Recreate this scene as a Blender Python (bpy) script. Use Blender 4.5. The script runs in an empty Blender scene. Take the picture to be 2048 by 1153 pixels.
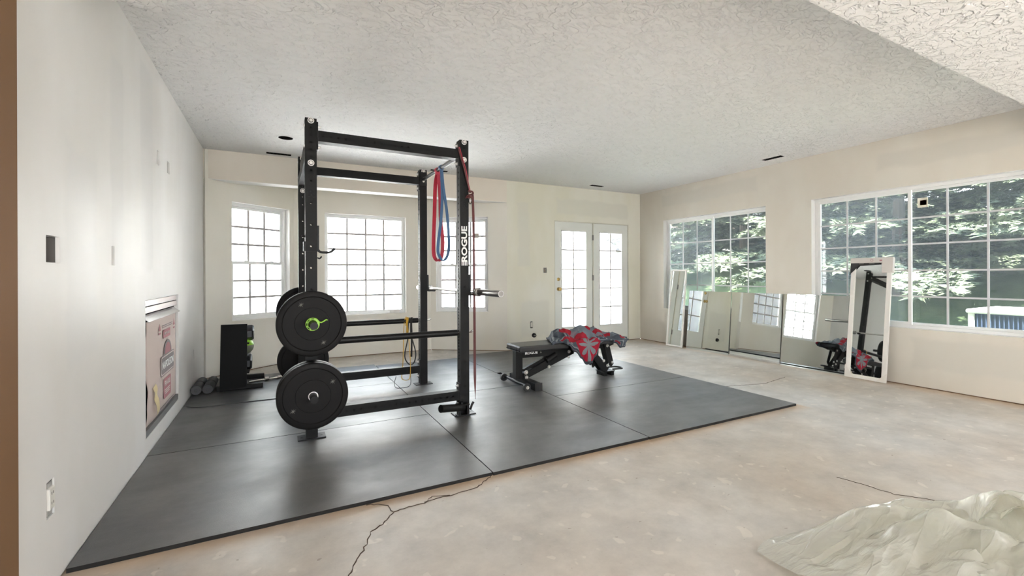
import bpy, bmesh, math, random
from mathutils import Vector, Matrix, noise
random.seed(7)
PI = math.pi
sc = bpy.context.scene
COL = sc.collection

# ------------------------------------------------------------------ camera, world, sun, exposure
F, YAW, CY, ROLL, EYE = 899.68, 0.4807, 550.77, 0.0038, 1.16
cd = bpy.data.cameras.new('camera'); cam = bpy.data.objects.new('camera', cd); COL.objects.link(cam)
_r = Vector((math.cos(YAW), -math.sin(YAW), 0)); _u = Vector((0, 0, 1)); _f = Vector((math.sin(YAW), math.cos(YAW), 0))
_R = _r*math.cos(ROLL)-_u*math.sin(ROLL); _U = _u*math.cos(ROLL)+_r*math.sin(ROLL)
cam.matrix_world = Matrix(((_R.x, _U.x, -_f.x, 0), (_R.y, _U.y, -_f.y, 0), (_R.z, _U.z, -_f.z, EYE), (0, 0, 0, 1)))
cd.sensor_width = 36; cd.sensor_fit = 'HORIZONTAL'; cd.lens = F/2048*36
cd.shift_y = -(576.5-CY)/2048; cd.clip_start = .05; cd.clip_end = 300
sc.camera = cam
sc.view_settings.view_transform = 'Standard'; sc.view_settings.look = 'None'
sc.view_settings.gamma = 1; sc.view_settings.use_curve_mapping = False
sc.view_settings.exposure = 2.82
w = bpy.data.worlds.new('sky'); sc.world = w; w.use_nodes = True
wn = w.node_tree.nodes; wl = w.node_tree.links
bg = wn['Background']; bg.inputs[1].default_value = 1.8
tc = wn.new('ShaderNodeTexCoord'); sp = wn.new('ShaderNodeSeparateXYZ'); cr = wn.new('ShaderNodeValToRGB')
wl.new(tc.outputs['Generated'], sp.inputs[0]); wl.new(sp.outputs['Z'], cr.inputs[0]); wl.new(cr.outputs[0], bg.inputs[0])
cr.color_ramp.elements[0].position = 0.0; cr.color_ramp.elements[0].color = (.93, .96, 1, 1)
cr.color_ramp.elements[1].position = 0.7; cr.color_ramp.elements[1].color = (.60, .76, 1, 1)
sl = bpy.data.lights.new('sun', 'SUN'); so = bpy.data.objects.new('sun', sl); COL.objects.link(so)
sl.energy = 11.0; sl.angle = math.radians(1.0); sl.color = (1, .965, .93)
so.rotation_euler = Vector((-.35, -.85, 1.25)).to_track_quat('Z', 'Y').to_euler()
so.location = (0, -6, 9)

FILL_W = 1.5      # power of each added fill lamp behind the viewer
A, B, D, H = 0.742, 5.796, 6.12, 2.606        # left wall x=-A, right wall x=B, back wall y=D, ceiling H

# ------------------------------------------------------------------ helpers
class MB:
    def __init__(s): s.v = []; s.f = []; s.m = []; s.uv = None
    def add(s, vs, fs, mi=0):
        o = len(s.v); s.v += [tuple(p) for p in vs]
        for f in fs: s.f.append(tuple(i+o for i in f)); s.m.append(mi)
        return s
    def box(s, a, b, mi=0):
        x0, y0, z0 = [min(p, q) for p, q in zip(a, b)]; x1, y1, z1 = [max(p, q) for p, q in zip(a, b)]
        return s.add([(x0,y0,z0),(x1,y0,z0),(x1,y1,z0),(x0,y1,z0),(x0,y0,z1),(x1,y0,z1),(x1,y1,z1),(x0,y1,z1)],
                     [(0,3,2,1),(4,5,6,7),(0,1,5,4),(1,2,6,5),(2,3,7,6),(3,0,4,7)], mi)
    def cyl(s, p, q, r, r2=None, n=20, mi=0, caps=True):
        p = Vector(p); q = Vector(q); r2 = r if r2 is None else r2
        d = (q-p).normalized(); a = d.orthogonal().normalized(); b = d.cross(a)
        vs = []
        for c, rr in ((p, r), (q, r2)):
            for i in range(n):
                t = 2*PI*i/n; vs.append(c+a*rr*math.cos(t)+b*rr*math.sin(t))
        fs = [(i, (i+1) % n, n+(i+1) % n, n+i) for i in range(n)]
        if caps: fs += [tuple(range(n-1, -1, -1)), tuple(range(n, 2*n))]
        return s.add(vs, fs, mi)
    def lathe(s, c, ax, prof, n=48, mi=0, ref=None):      # prof: list of (r, t) along axis
        c = Vector(c); d = Vector(ax).normalized(); a = d.orthogonal().normalized() if ref is None else Vector(ref); b = d.cross(a)
        vs = []
        for (r, t) in prof:
            for i in range(n):
                g = 2*PI*i/n; vs.append(c+d*t+a*max(r, 1e-4)*math.cos(g)+b*max(r, 1e-4)*math.sin(g))
        fs = []
        for k in range(len(prof)-1):
            for i in range(n):
                j = (i+1) % n; fs.append((k*n+i, k*n+j, (k+1)*n+j, (k+1)*n+i))
        return s.add(vs, fs, mi)
    def tube(s, pts, r, n=10, mi=0, caps=True):
        pts = [Vector(p) for p in pts]; rings = []
        t0 = (pts[1]-pts[0]).normalized(); a = t0.orthogonal().normalized()
        for i, p in enumerate(pts):
            t = (pts[min(i+1, len(pts)-1)]-pts[max(i-1, 0)]).normalized()
            a = (a-t*a.dot(t)).normalized(); b = t.cross(a)
            rr = r[i] if isinstance(r, (list, tuple)) else r
            rings.append([p+a*rr*math.cos(2*PI*k/n)+b*rr*math.sin(2*PI*k/n) for k in range(n)])
        vs = [v for g in rings for v in g]
        fs = [(i*n+k, i*n+(k+1) % n, (i+1)*n+(k+1) % n, (i+1)*n+k) for i in range(len(pts)-1) for k in range(n)]
        if caps: fs += [tuple(range(n-1, -1, -1)), tuple(range((len(pts)-1)*n, len(pts)*n))]
        return s.add(vs, fs, mi)
    def ribbon(s, pts, wd, w, t, mi=0):                  # flat strap: wd = width direction per point or one vector
        pts = [Vector(p) for p in pts]; vs = []; n = len(pts)
        for i, p in enumerate(pts):
            tg = (pts[min(i+1, n-1)]-pts[max(i-1, 0)]).normalized()
            u = Vector(wd[i] if isinstance(wd, list) else wd).normalized(); u = (u-tg*u.dot(tg)).normalized()
            v = tg.cross(u)
            ww = w[i] if isinstance(w, list) else w
            vs += [p+u*ww/2+v*t/2, p-u*ww/2+v*t/2, p-u*ww/2-v*t/2, p+u*ww/2-v*t/2]
        fs = [(i*4+k, i*4+(k+1) % 4, (i+1)*4+(k+1) % 4, (i+1)*4+k) for i in range(n-1) for k in range(4)]
        fs += [(3, 2, 1, 0), tuple(range((n-1)*4, n*4))]
        return s.add(vs, fs, mi)
    def prism(s, poly, o, ux, uy, depth, mi=0):          # poly in (a,b) plane coordinates, extruded by vector depth
        o = Vector(o); ux = Vector(ux); uy = Vector(uy); dp = Vector(depth); n = len(poly)
        vs = [o+ux*a+uy*b for a, b in poly]; vs += [v+dp for v in vs]
        fs = [tuple(range(n-1, -1, -1)), tuple(range(n, 2*n))]+[(i, (i+1) % n, n+(i+1) % n, n+i) for i in range(n)]
        return s.add(vs, fs, mi)
    def xf(s, M):
        s.v = [tuple(M @ Vector(p)) for p in s.v]; return s
    def build(s, name, mats, parent=None, bevel=0, smooth=False, seg=2, loc=None):
        me = bpy.data.meshes.new(name)
        off = Vector((0, 0, 0))
        if parent is not None: off = parent.matrix_world.translation if parent.parent is None else parent.matrix_world.translation
        elif loc is not None: off = Vector(loc)
        me.from_pydata([tuple(Vector(p)-off) for p in s.v], [], s.f)
        ms = mats if isinstance(mats, (list, tuple)) else [mats]
        for m in ms: me.materials.append(m)
        for p, mi in zip(me.polygons, s.m): p.material_index = mi; p.use_smooth = smooth
        bm = bmesh.new(); bm.from_mesh(me); bmesh.ops.recalc_face_normals(bm, faces=bm.faces); bm.to_mesh(me); bm.free()
        o = bpy.data.objects.new(name, me); COL.objects.link(o)
        if parent is not None: o.parent = parent; o.matrix_parent_inverse = Matrix.Identity(4)
        elif loc is not None: o.location = off
        if smooth:
            try: me.set_sharp_from_angle(angle=math.radians(38))
            except Exception: pass
        if bevel:
            b = o.modifiers.new('bevel', 'BEVEL'); b.width = bevel; b.segments = seg; b.limit_method = 'ANGLE'; b.angle_limit = math.radians(40)
        if parent is None and loc is None: pass
        bpy.context.view_layer.update() if False else None
        return o

def setw(o):   # keep matrix_world valid without depsgraph updates
    o.matrix_world = Matrix.Translation(o.location)
def thing(name, loc, label, cat, group=None):
    o = bpy.data.objects.new(name, None); COL.objects.link(o); o.location = loc; o.empty_display_size = .1
    o.matrix_world = Matrix.Translation(Vector(loc))
    o['label'] = label; o['category'] = cat
    if group: o['group'] = group
    return o
def tag(o, label, cat, group=None, kind=None):
    o['label'] = label; o['category'] = cat
    if group: o['group'] = group
    if kind: o['kind'] = kind
    return o
def st(o): o['kind'] = 'structure'; return o
def sroot(name, loc=(0, 0, 0)):
    o = bpy.data.objects.new(name, None); COL.objects.link(o); o.location = loc
    o.matrix_world = Matrix.Translation(Vector(loc)); o['kind'] = 'structure'; return o
def sub(mb, name, mats, parent, **k):      # child of a part whose own location is zero under its thing
    o = mb.build(name, mats, None, **k)
    # vertices are in world space: move to the frame of the thing
    root = parent
    while root.parent: root = root.parent
    off = root.location
    me = o.data
    for v in me.vertices: v.co -= off
    o.parent = parent
    return o
def text(s, name, mat, parent, M, size, ext=.0006, sx=1, bold=0.0, align='CENTER', space=1):
    c = bpy.data.curves.new(name, 'FONT'); c.body = s; c.size = size; c.extrude = ext; c.offset = bold
    c.align_x = align; c.align_y = 'CENTER'; c.space_character = space; c.resolution_u = 3
    c.materials.append(mat)
    tmp = bpy.data.objects.new(name+'_tmp', c); COL.objects.link(tmp)
    dg = bpy.context.evaluated_depsgraph_get(); me = bpy.data.meshes.new_from_object(tmp.evaluated_get(dg)); me.name = name
    bpy.data.objects.remove(tmp); bpy.data.curves.remove(c)
    if not me.materials: me.materials.append(mat)
    o = bpy.data.objects.new(name, me); COL.objects.link(o); o.parent = parent
    root = parent
    while root.parent: root = root.parent
    o.matrix_local = Matrix.Translation(-root.location) @ M @ Matrix.Diagonal((sx, 1, 1, 1))
    return o
def frame(o, x, y, z):       # matrix from origin and axes
    x = Vector(x); y = Vector(y); z = Vector(z); o = Vector(o)
    return Matrix(((x.x, y.x, z.x, o.x), (x.y, y.y, z.y, o.y), (x.z, y.z, z.z, o.z), (0, 0, 0, 1)))
def smooth_path(pts, n=6):
    pts = [Vector(p) for p in pts]; out = []
    for i in range(len(pts)-1):
        p0 = pts[max(i-1, 0)]; p1 = pts[i]; p2 = pts[i+1]; p3 = pts[min(i+2, len(pts)-1)]
        for k in range(n):
            t = k/n
            out.append(.5*((2*p1)+(p2-p0)*t+(2*p0-5*p1+4*p2-p3)*t*t+(3*p1-p0-3*p2+p3)*t**3))
    out.append(pts[-1]); return out

# ------------------------------------------------------------------ materials
def mat(name, col, rough=.5, metal=0, spec=.5, coat=0, alpha=None):
    m = bpy.data.materials.new(name); m.use_nodes = True; b = m.node_tree.nodes['Principled BSDF']
    b.inputs['Base Color'].default_value = (*col, 1); b.inputs['Roughness'].default_value = rough
    b.inputs['Metallic'].default_value = metal; b.inputs['Specular IOR Level'].default_value = spec
    if coat: b.inputs['Coat Weight'].default_value = coat; b.inputs['Coat Roughness'].default_value = .2
    return m
def nd(m, t, **k):
    n = m.node_tree.nodes.new(t)
    for a, v in k.items(): setattr(n, a, v)
    return n
def lk(m, a, b): m.node_tree.links.new(a, b)
def P(m): return m.node_tree.nodes['Principled BSDF']
def coords(m, scale=(1, 1, 1), rot=(0, 0, 0), kind='Object'):
    t = nd(m, 'ShaderNodeTexCoord'); mp = nd(m, 'ShaderNodeMapping'); mp.inputs['Scale'].default_value = scale; mp.inputs['Rotation'].default_value = rot
    lk(m, t.outputs[kind], mp.inputs[0]); return mp.outputs[0]
def ntex(m, vec, scale, detail=4, rough=.5, dist=0):
    n = nd(m, 'ShaderNodeTexNoise'); n.inputs['Scale'].default_value = scale; n.inputs['Detail'].default_value = detail
    n.inputs['Roughness'].default_value = rough; n.inputs['Distortion'].default_value = dist
    lk(m, vec, n.inputs['Vector']); return n.outputs['Fac']
def ramp(m, fac, stops, interp='LINEAR'):
    r = nd(m, 'ShaderNodeValToRGB'); cr = r.color_ramp; cr.interpolation = interp
    while len(cr.elements) < len(stops): cr.elements.new(.5)
    for e, (p, c) in zip(cr.elements, stops):
        e.position = p; e.color = (*c, 1) if len(c) == 3 else c
    lk(m, fac, r.inputs[0]); return r.outputs[0]
def g(v): return (v, v, v)
def mixc(m, fac, a, b, mode='MIX'):
    n = nd(m, 'ShaderNodeMix', data_type='RGBA', blend_type=mode)
    for s, v in ((n.inputs[0], fac), (n.inputs[6], a), (n.inputs[7], b)):
        if hasattr(v, 'links'): lk(m, v, s)
        else: s.default_value = v if isinstance(v, (int, float)) else (*v, 1)
    return n.outputs[2]
def mth(m, op, a, b=0, c=0):
    n = nd(m, 'ShaderNodeMath', operation=op)
    for s, v in zip(n.inputs, (a, b, c)):
        if hasattr(v, 'links'): lk(m, v, s)
        else: s.default_value = v
    return n.outputs[0]
def bump(m, h, strength, dist=.01):
    b = nd(m, 'ShaderNodeBump'); b.inputs['Strength'].default_value = strength; b.inputs['Distance'].default_value = dist
    lk(m, h, b.inputs['Height']); lk(m, b.outputs[0], P(m).inputs['Normal'])
def patches(m, rects, ax):
    """soft-edged skim-coat patches: list of (a0,a1,z0,z1) in object axes ax and z -> 0..1"""
    t = nd(m, 'ShaderNodeTexCoord'); s = nd(m, 'ShaderNodeSeparateXYZ')
    n = nd(m, 'ShaderNodeTexNoise'); n.inputs['Scale'].default_value = 5; lk(m, t.outputs['Object'], n.inputs['Vector'])
    v = nd(m, 'ShaderNodeVectorMath', operation='MULTIPLY_ADD'); lk(m, n.outputs['Color'], v.inputs[0]); v.inputs[1].default_value = (.1, .1, .1); lk(m, t.outputs['Object'], v.inputs[2])
    lk(m, v.outputs[0], s.inputs[0]); tot = None
    for (a0, a1, z0, z1) in rects:
        ma = mth(m, 'SUBTRACT', (a1-a0)/2, mth(m, 'ABSOLUTE', mth(m, 'SUBTRACT', s.outputs[ax], (a0+a1)/2+.05)))
        mz = mth(m, 'SUBTRACT', (z1-z0)/2, mth(m, 'ABSOLUTE', mth(m, 'SUBTRACT', s.outputs['Z'], (z0+z1)/2+.05)))
        mm = mth(m, 'MINIMUM', ma, mz)
        k = nd(m, 'ShaderNodeMapRange', interpolation_type='SMOOTHSTEP'); k.inputs[1].default_value = -.03; k.inputs[2].default_value = .03
        lk(m, mm, k.inputs[0]); tot = k.outputs[0] if tot is None else mth(m, 'MAXIMUM', tot, k.outputs[0])
    return tot
def drywall(name, base, patch, rects=None, ax='Y', rough=.55):
    m = mat(name, base, rough, spec=.2)
    n1 = ntex(m, coords(m, (1, 1, .45)), 1.6, 3, .6)
    c = mixc(m, ramp(m, n1, [(.42, g(0)), (.62, g(1))]), base, patch)
    if rects: c = mixc(m, mth(m, 'MULTIPLY', patches(m, rects, ax), .8), c, tuple(x*.9 for x in patch))
    lk(m, c, P(m).inputs['Base Color'])
    lk(m, ramp(m, n1, [(.3, g(rough-.08)), (.7, g(rough+.12))]), P(m).inputs['Roughness'])
    bump(m, ntex(m, coords(m), 60, 3), .06, .004)
    return m
M_wallL = drywall('wall_paint_white', (.71, .69, .665), (.76, .745, .73), [(2.95, 3.15, .9, 2.3), (3.5, 3.8, 1.2, 2.5), (2.4, 2.75, .8, 1.7)], 'Y', .5)
M_wallB = drywall('wall_paint_cream', (.70, .675, .56), (.74, .72, .63), [(3.35, 3.85, .2, .75), (3.3, 3.5, 1.3, 2.3), (4.0, 5.5, 2.15, 2.4)], 'X')
M_wallBay = drywall('wall_paint_bay', (.75, .715, .63), (.77, .74, .67))
M_wallR = drywall('wall_paint_tan', (.65, .60, .52), (.68, .64, .565), [(3.9, 5.6, 2.3, 2.5), (1.2, 2.5, 2.28, 2.45), (1.2, 2.2, .2, .5)], 'Y')
M_header = drywall('wall_paint_header', (.72, .655, .57), (.74, .685, .605))
M_brown = mat('brown_paint', (.20, .115, .062), .75, spec=.08)
M_reveal = mat('white_reveal', (.80, .79, .76), .45)
M_vinyl = mat('white_vinyl', (.82, .82, .80), .35)
M_grid = mat('white_muntin', (.60, .60, .60), .4)
M_gridbay = mat('backlit_muntin', (.42, .39, .37), .4)  # white vinyl bars, darkened in colour to look backlit
M_dark = mat('dark_cavity', (.006, .0055, .005), .95, spec=0)
M_wood = mat('raw_wood', (.22, .13, .07), .8)

def ceil_mat():
    m = mat('knockdown_ceiling', (.83, .82, .805), .75, spec=.2)
    v = coords(m, (1, 1.5, 1))
    n = ntex(m, v, 9, 2.5, .5, 1.2)
    h = ramp(m, n, [(.46, g(0)), (.505, g(1))])
    h2 = mth(m, 'MULTIPLY', ramp(m, ntex(m, v, 21, 2, .5, .8), [(.53, g(0)), (.56, g(1))]), .5)
    hh = mth(m, 'ADD', h, h2)
    bump(m, hh, .9, .010)
    return m
M_ceil = ceil_mat()

def floor_mat():
    m = mat('worn_concrete', (.5, .45, .4), .6, spec=.5)
    v = coords(m)
    big = ramp(m, ntex(m, v, .55, 4, .6), [(.35, (.49, .425, .355)), (.5, (.53, .485, .43)), (.65, (.56, .535, .50))])
    med = ramp(m, ntex(m, v, 3.2, 6, .7), [(.3, g(.72)), (.7, g(1.08))])
    c = mixc(m, 1, big, med, 'MULTIPLY')
    spots = ramp(m, ntex(m, coords(m, (1, 1, 1)), 11, 2, .4, .3), [(.665, g(0)), (.69, g(1))])
    c = mixc(m, mth(m, 'MULTIPLY', spots, .35), c, (.72, .66, .57))
    dk = ramp(m, ntex(m, coords(m, (1, 1.6, 1), (0, 0, .7)), 23, 2, .5, .2), [(.73, g(0)), (.745, g(1))])
    c = mixc(m, mth(m, 'MULTIPLY', dk, .5), c, (.2, .15, .11))
    # orange dust stain that fans out from the edge of the rubber mats and the walls
    t = nd(m, 'ShaderNodeTexCoord'); s = nd(m, 'ShaderNodeSeparateXYZ'); lk(m, t.outputs['Object'], s.inputs[0])
    k = nd(m, 'ShaderNodeMapRange', interpolation_type='SMOOTHSTEP'); k.inputs[1].default_value = .16; k.inputs[2].default_value = 0
    dd = mth(m, 'ABSOLUTE', mth(m, 'SUBTRACT', s.outputs['Y'], 2.36)); lk(m, dd, k.inputs[0]); lim = mth(m, 'LESS_THAN', s.outputs['X'], 4.1)
    k2 = nd(m, 'ShaderNodeMapRange', interpolation_type='SMOOTHSTEP'); k2.inputs[1].default_value = .3; k2.inputs[2].default_value = 0
    d2 = mth(m, 'SUBTRACT', B, s.outputs['X']); lk(m, d2, k2.inputs[0])
    st_ = mth(m, 'MULTIPLY', mth(m, 'MAXIMUM', mth(m, 'MULTIPLY', k.outputs[0], lim), k2.outputs[0]), ntex(m, v, 2.3, 4, .6))
    c = mixc(m, st_, c, (.52, .33, .17))
    lk(m, c, P(m).inputs['Base Color'])
    lk(m, ramp(m, ntex(m, v, 4, 5, .6), [(.3, g(.36)), (.7, g(.60))]), P(m).inputs['Roughness'])
    bump(m, ntex(m, v, 35, 5, .6), .12, .004)
    return m
M_floor = floor_mat()

def rubber_mat(name='black_rubber', base=.085):
    m = mat(name, g(base), .42, spec=.7)
    v = coords(m)
    c = ramp(m, ntex(m, v, 1.5, 6, .7, .4), [(.3, (base*.7, base*.7, base*.72)), (.7, (base*1.6, base*1.55, base*1.5))])
    sp = ramp(m, ntex(m, v, 160, 1), [(.74, g(0)), (.78, g(1))])
    c = mixc(m, mth(m, 'MULTIPLY', sp, .12), c, g(.5))
    lk(m, c, P(m).inputs['Base Color'])
    lk(m, ramp(m, ntex(m, coords(m, (1, 3, 1)), 1.1, 5, .65), [(.3, g(.35)), (.7, g(.52))]), P(m).inputs['Roughness'])
    bump(m, ntex(m, v, 220, 2, .6), .35, .002)
    return m
M_rubber = rubber_mat()
M_rubber2 = rubber_mat('thin_rubber', .055)
M_rubedge = mat('rubber_edge', (.012, .011, .010), .9)
M_steel = mat('black_powder_coat', (.009, .009, .0085), .5, spec=.18)
M_steel2 = mat('satin_black_steel', (.010, .0095, .009), .42, spec=.22)
M_logo = mat('logo_black', (.0015, .0015, .0015), .3, spec=.2)
M_zinc = mat('zinc_bolt', (.72, .70, .66), .35, metal=.7)
M_chrome = mat('chrome', (.62, .60, .57), .25, metal=1)
M_bar = mat('steel_bar', (.55, .53, .50), .3, metal=1)
M_white = mat('white_print', (.8, .8, .78), .5)
M_plate = mat('plate_rubber', (.008, .0072, .0066), .55, spec=.16)
M_green = mat('lime_plastic', (.30, .62, .03), .4)
M_brass = mat('brass', (.50, .36, .14), .32, metal=1)
M_pvc = mat('pad_vinyl', (.018, .018, .019), .36, spec=.5)
M_red = mat('red_band', (.50, .03, .06), .5)
M_blue = mat('blue_band', (.06, .14, .28), .5)
M_darkred = mat('dark_red_band', (.09, .012, .012), .5)
M_black = mat('black_band', (.012, .012, .012), .5)
M_yellow = mat('yellow_band', (.60, .34, .03), .5)
M_mirror = mat('silver_mirror', (.80, .83, .80), .015, metal=1)
M_mirrorback = mat('mirror_edge', (.10, .14, .13), .4)
M_wframe = mat('whitewashed_frame', (.74, .71, .66), .5)
M_card = mat('cardboard', (.60, .495, .45), .8)
M_cardtan = mat('packing_card', (.62, .58, .54), .8)

def glass_mat(name='window_glass', haze=.025, tint=(.97, 1, .99)):
    m = bpy.data.materials.new(name); m.use_nodes = True; nt = m.node_tree
    for n in list(nt.nodes): nt.nodes.remove(n)
    o = nd(m, 'ShaderNodeOutputMaterial'); tr = nd(m, 'ShaderNodeBsdfTransparent'); gl = nd(m, 'ShaderNodeBsdfGlossy'); df = nd(m, 'ShaderNodeBsdfDiffuse')
    tr.inputs[0].default_value = (*tint, 1); gl.inputs['Roughness'].default_value = .02
    fr = nd(m, 'ShaderNodeFresnel'); fr.inputs[0].default_value = 1.4
    a = nd(m, 'ShaderNodeMixShader'); b = nd(m, 'ShaderNodeMixShader'); b.inputs[0].default_value = haze
    df.inputs[0].default_value = (.75, .78, .78, 1)
    tl = nd(m, 'ShaderNodeBsdfTranslucent'); tl.inputs[0].default_value = (.85, .87, .88, 1)
    lk(m, fr.outputs[0], a.inputs[0]); lk(m, tr.outputs[0], a.inputs[1]); lk(m, gl.outputs[0], a.inputs[2])
    lk(m, a.outputs[0], b.inputs[1]); lk(m, tl.outputs[0], b.inputs[2]); lk(m, b.outputs[0], o.inputs[0])
    return m
M_glass = glass_mat()
M_glass2 = glass_mat('screened_glass', .05)

# ------------------------------------------------------------------ wall builder
def wall(name, p0, p1, z0, z1, th, holes, mats, rev=1, gap=False):
    """wall whose inner face runs from p0 to p1 (left to right seen from inside); th is the outward thickness.
    mats=[wall, reveal]"""
    p0 = Vector((*p0, 0)); p1 = Vector((*p1, 0)); L = (p1-p0).length; dx = (p1-p0)/L; dy = Vector((-dx.y, dx.x, 0))
    ss = sorted({0, L, *[h[0] for h in holes], *[h[1] for h in holes]}); zs = sorted({z0, z1, *[h[2] for h in holes], *[h[3] for h in holes]})
    mb = MB(); P3 = lambda s, t, z: p0+dx*s+dy*t+Vector((0, 0, z))
    inh = lambda s, z: any(h[0] < s < h[1] and h[2] < z < h[3] for h in holes)
    for i in range(len(ss)-1):
        for k in range(len(zs)-1):
            a, b, c, d = ss[i], ss[i+1], zs[k], zs[k+1]
            if inh((a+b)/2, (c+d)/2): continue
            mb.add([P3(a, 0, c), P3(b, 0, c), P3(b, 0, d), P3(a, 0, d)], [(0, 1, 2, 3)])
            mb.add([P3(a, th, c), P3(b, th, c), P3(b, th, d), P3(a, th, d)], [(3, 2, 1, 0)])
    for h in holes:
        a, b, c, d = h[:4]; mi = h[4] if len(h) > 4 else rev
        for q in (((a, c), (b, c)), ((b, c), (b, d)), ((b, d), (a, d)), ((a, d), (a, c))):
            (u0, v0), (u1, v1) = q
            if v0 == v1 and v0 <= z0: continue
            mb.add([P3(u0, 0, v0), P3(u1, 0, v1), P3(u1, th, v1), P3(u0, th, v0)], [(0, 1, 2, 3)], mi)
    for q in (((0, z0), (L, z0)), ((L, z0), (L, z1)), ((L, z1), (0, z1)), ((0, z1), (0, z0))):
        (u0, v0), (u1, v1) = q
        mb.add([P3(u0, 0, v0), P3(u1, 0, v1), P3(u1, th, v1), P3(u0, th, v0)], [(0, 1, 2, 3)])
    me = bpy.data.meshes.new(name); me.from_pydata(mb.v, [], mb.f)
    for m in mats: me.materials.append(m)
    for p, mi in zip(me.polygons, mb.m): p.material_index = mi
    o = bpy.data.objects.new(name, me); COL.objects.link(o); st(o)
    if gap:
        s2 = MB()
        segs = []; cur = 0
        for h in sorted([h for h in holes if h[2] <= z0+.001]): segs.append((cur, h[0])); cur = h[1]
        segs.append((cur, L))
        for a, b in segs:
            q = [P3(a, .012, 0), P3(b, .012, 0), P3(b, th, 0), P3(a, th, 0)]
            s2.add(q+[v+Vector((0, 0, z0)) for v in q], [(0, 1, 5, 4), (1, 2, 6, 5), (2, 3, 7, 6), (3, 0, 4, 7), (4, 5, 6, 7)])
        c = s2.build('sill_plate', M_wood); c.parent = o
    return o, P3

GAP = .011
W_L = (-.72, 6.10); C_L = (.199, 6.78); C_R = (2.116, 6.78); W_R = (3.105, D)
WB, WT = .60, 2.05
wall_left, _ = wall('wall_left', (-A, 1.9), (-A, D+.2), GAP, H+.02, .14, [
    (3.60-1.9, 4.665-1.9, .125, 1.008), (2.222-1.9, 2.337-1.9, 1.213, 1.313), (2.948-1.9, 2.995-1.9, 1.218, 1.315),
    (3.927-1.9, 3.987-1.9, 1.945, 2.046), (4.255-1.9, 4.335-1.9, 1.952, 2.042), (2.219-1.9, 2.283-1.9, .279, .413), (5.42-1.9, 5.445-1.9, .33, .43)],
    [M_wallL, M_reveal], gap=True)
wall_back, _ = wall('wall_back', (3.105, D), (B, D), GAP, H+.02, .16, [(.853, 2.423, GAP, 2.047), (.651, .712, 1.195, 1.277), (.408, .45, .325, .43)], [M_wallB, M_wallB], gap=True)
wall_right, _ = wall('wall_right', (B, D), (B, -3.5), GAP, H+.02, .15, [(D-5.565, D-3.768, .592, 2.073), (D-3.186, D-1.33, .592, 2.070)], [M_wallR, M_reveal], gap=True)
wbl, _ = wall('wall_bay_left', W_L, C_L, GAP, 2.6, .15, [(.302, 1.078, .625, 2.05)], [M_wallBay, M_reveal], gap=True)
wbc, _ = wall('wall_bay_center', C_L, C_R, GAP, 2.6, .15, [(.586-.199, 1.727-.199, .600, 2.04)], [M_wallBay, M_reveal], gap=True)
wbr, _ = wall('wall_bay_right', C_R, W_R, GAP, 2.6, .15, [(1.189-1.108, 1.189-.292, .598, 2.058)], [M_wallBay, M_reveal], gap=True)
st(MB().box((-A, D, 2.273), (3.105, D+.19, H+.02)).build('wall_header', [M_header]))
# the underside of the header gets a thin whiter strip: the light on it is put into the colour
st(MB().box((-A, D+.002, 2.268), (3.105, D+.188, 2.2735)).build('lit_underside', [M_reveal]))
# rear of the room (behind the viewer) with wide openings added to let in fill light
wall('wall_rear', (B, -3.5), (-2.6, -3.5), 0, H, .15, [(1.2, 3.2, .7, 2.1), (4.4, 6.2, .05, 2.1)], [M_wallR, M_reveal])
st(MB().box((-.92, -3.5, 0), (-.72, 1.966, H)).build('wall_hall', [M_brown], bevel=.004))
st(MB().box((-.9, 1.966, 0), (-.745, 1.98, H)).build('gap_shade', [M_dark]))  # dark strip: the shaded gap between the two walls, put into its colour

fl = MB()
pts = [(-1.0, -3.6), (B+.16, -3.6), (B+.16, D+.16), (3.15, D+.16), (C_R[0]+.03, C_R[1]+.15), (C_L[0]-.03, C_L[1]+.15), (-1.0, D+.16)]
fl.prism(pts, (0, 0, -.12), (1, 0, 0), (0, 1, 0), (0, 0, .12))
floor = st(fl.build('floor', [M_floor]))
cl = MB(); cl.box((-1.0, 1.0, H), (B+.15, D+.02, H+.12)); st(cl.build('ceiling', [M_ceil]))
c2 = MB(); c2.prism([(-.9, D+.15), (3.2, D+.15), (C_R[0]+.05, C_R[1]+.15), (C_L[0]-.05, C_L[1]+.15)], (0, 0, 2.52), (1, 0, 0), (0, 1, 0), (0, 0, .1)); st(c2.build('ceiling_bay', [M_ceil]))
so_ = MB(); so_.box((-1.0, -3.6, 2.33), (B+.15, 1.12, H+.12)); so_.box((-A-.1, 1.12, 2.33), (-.43, 2.47, H+.1)); st(so_.build('ceiling_soffit', [M_ceil]))
M_roof = mat('roof', (.2, .18, .16), .9)
st(MB().box((-1.6, -4.2, 2.75), (B+.45, D+.75, 2.95)).build('roof', [M_roof]))  # unseen slab, added to stop sunlight leaking into the room

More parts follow.
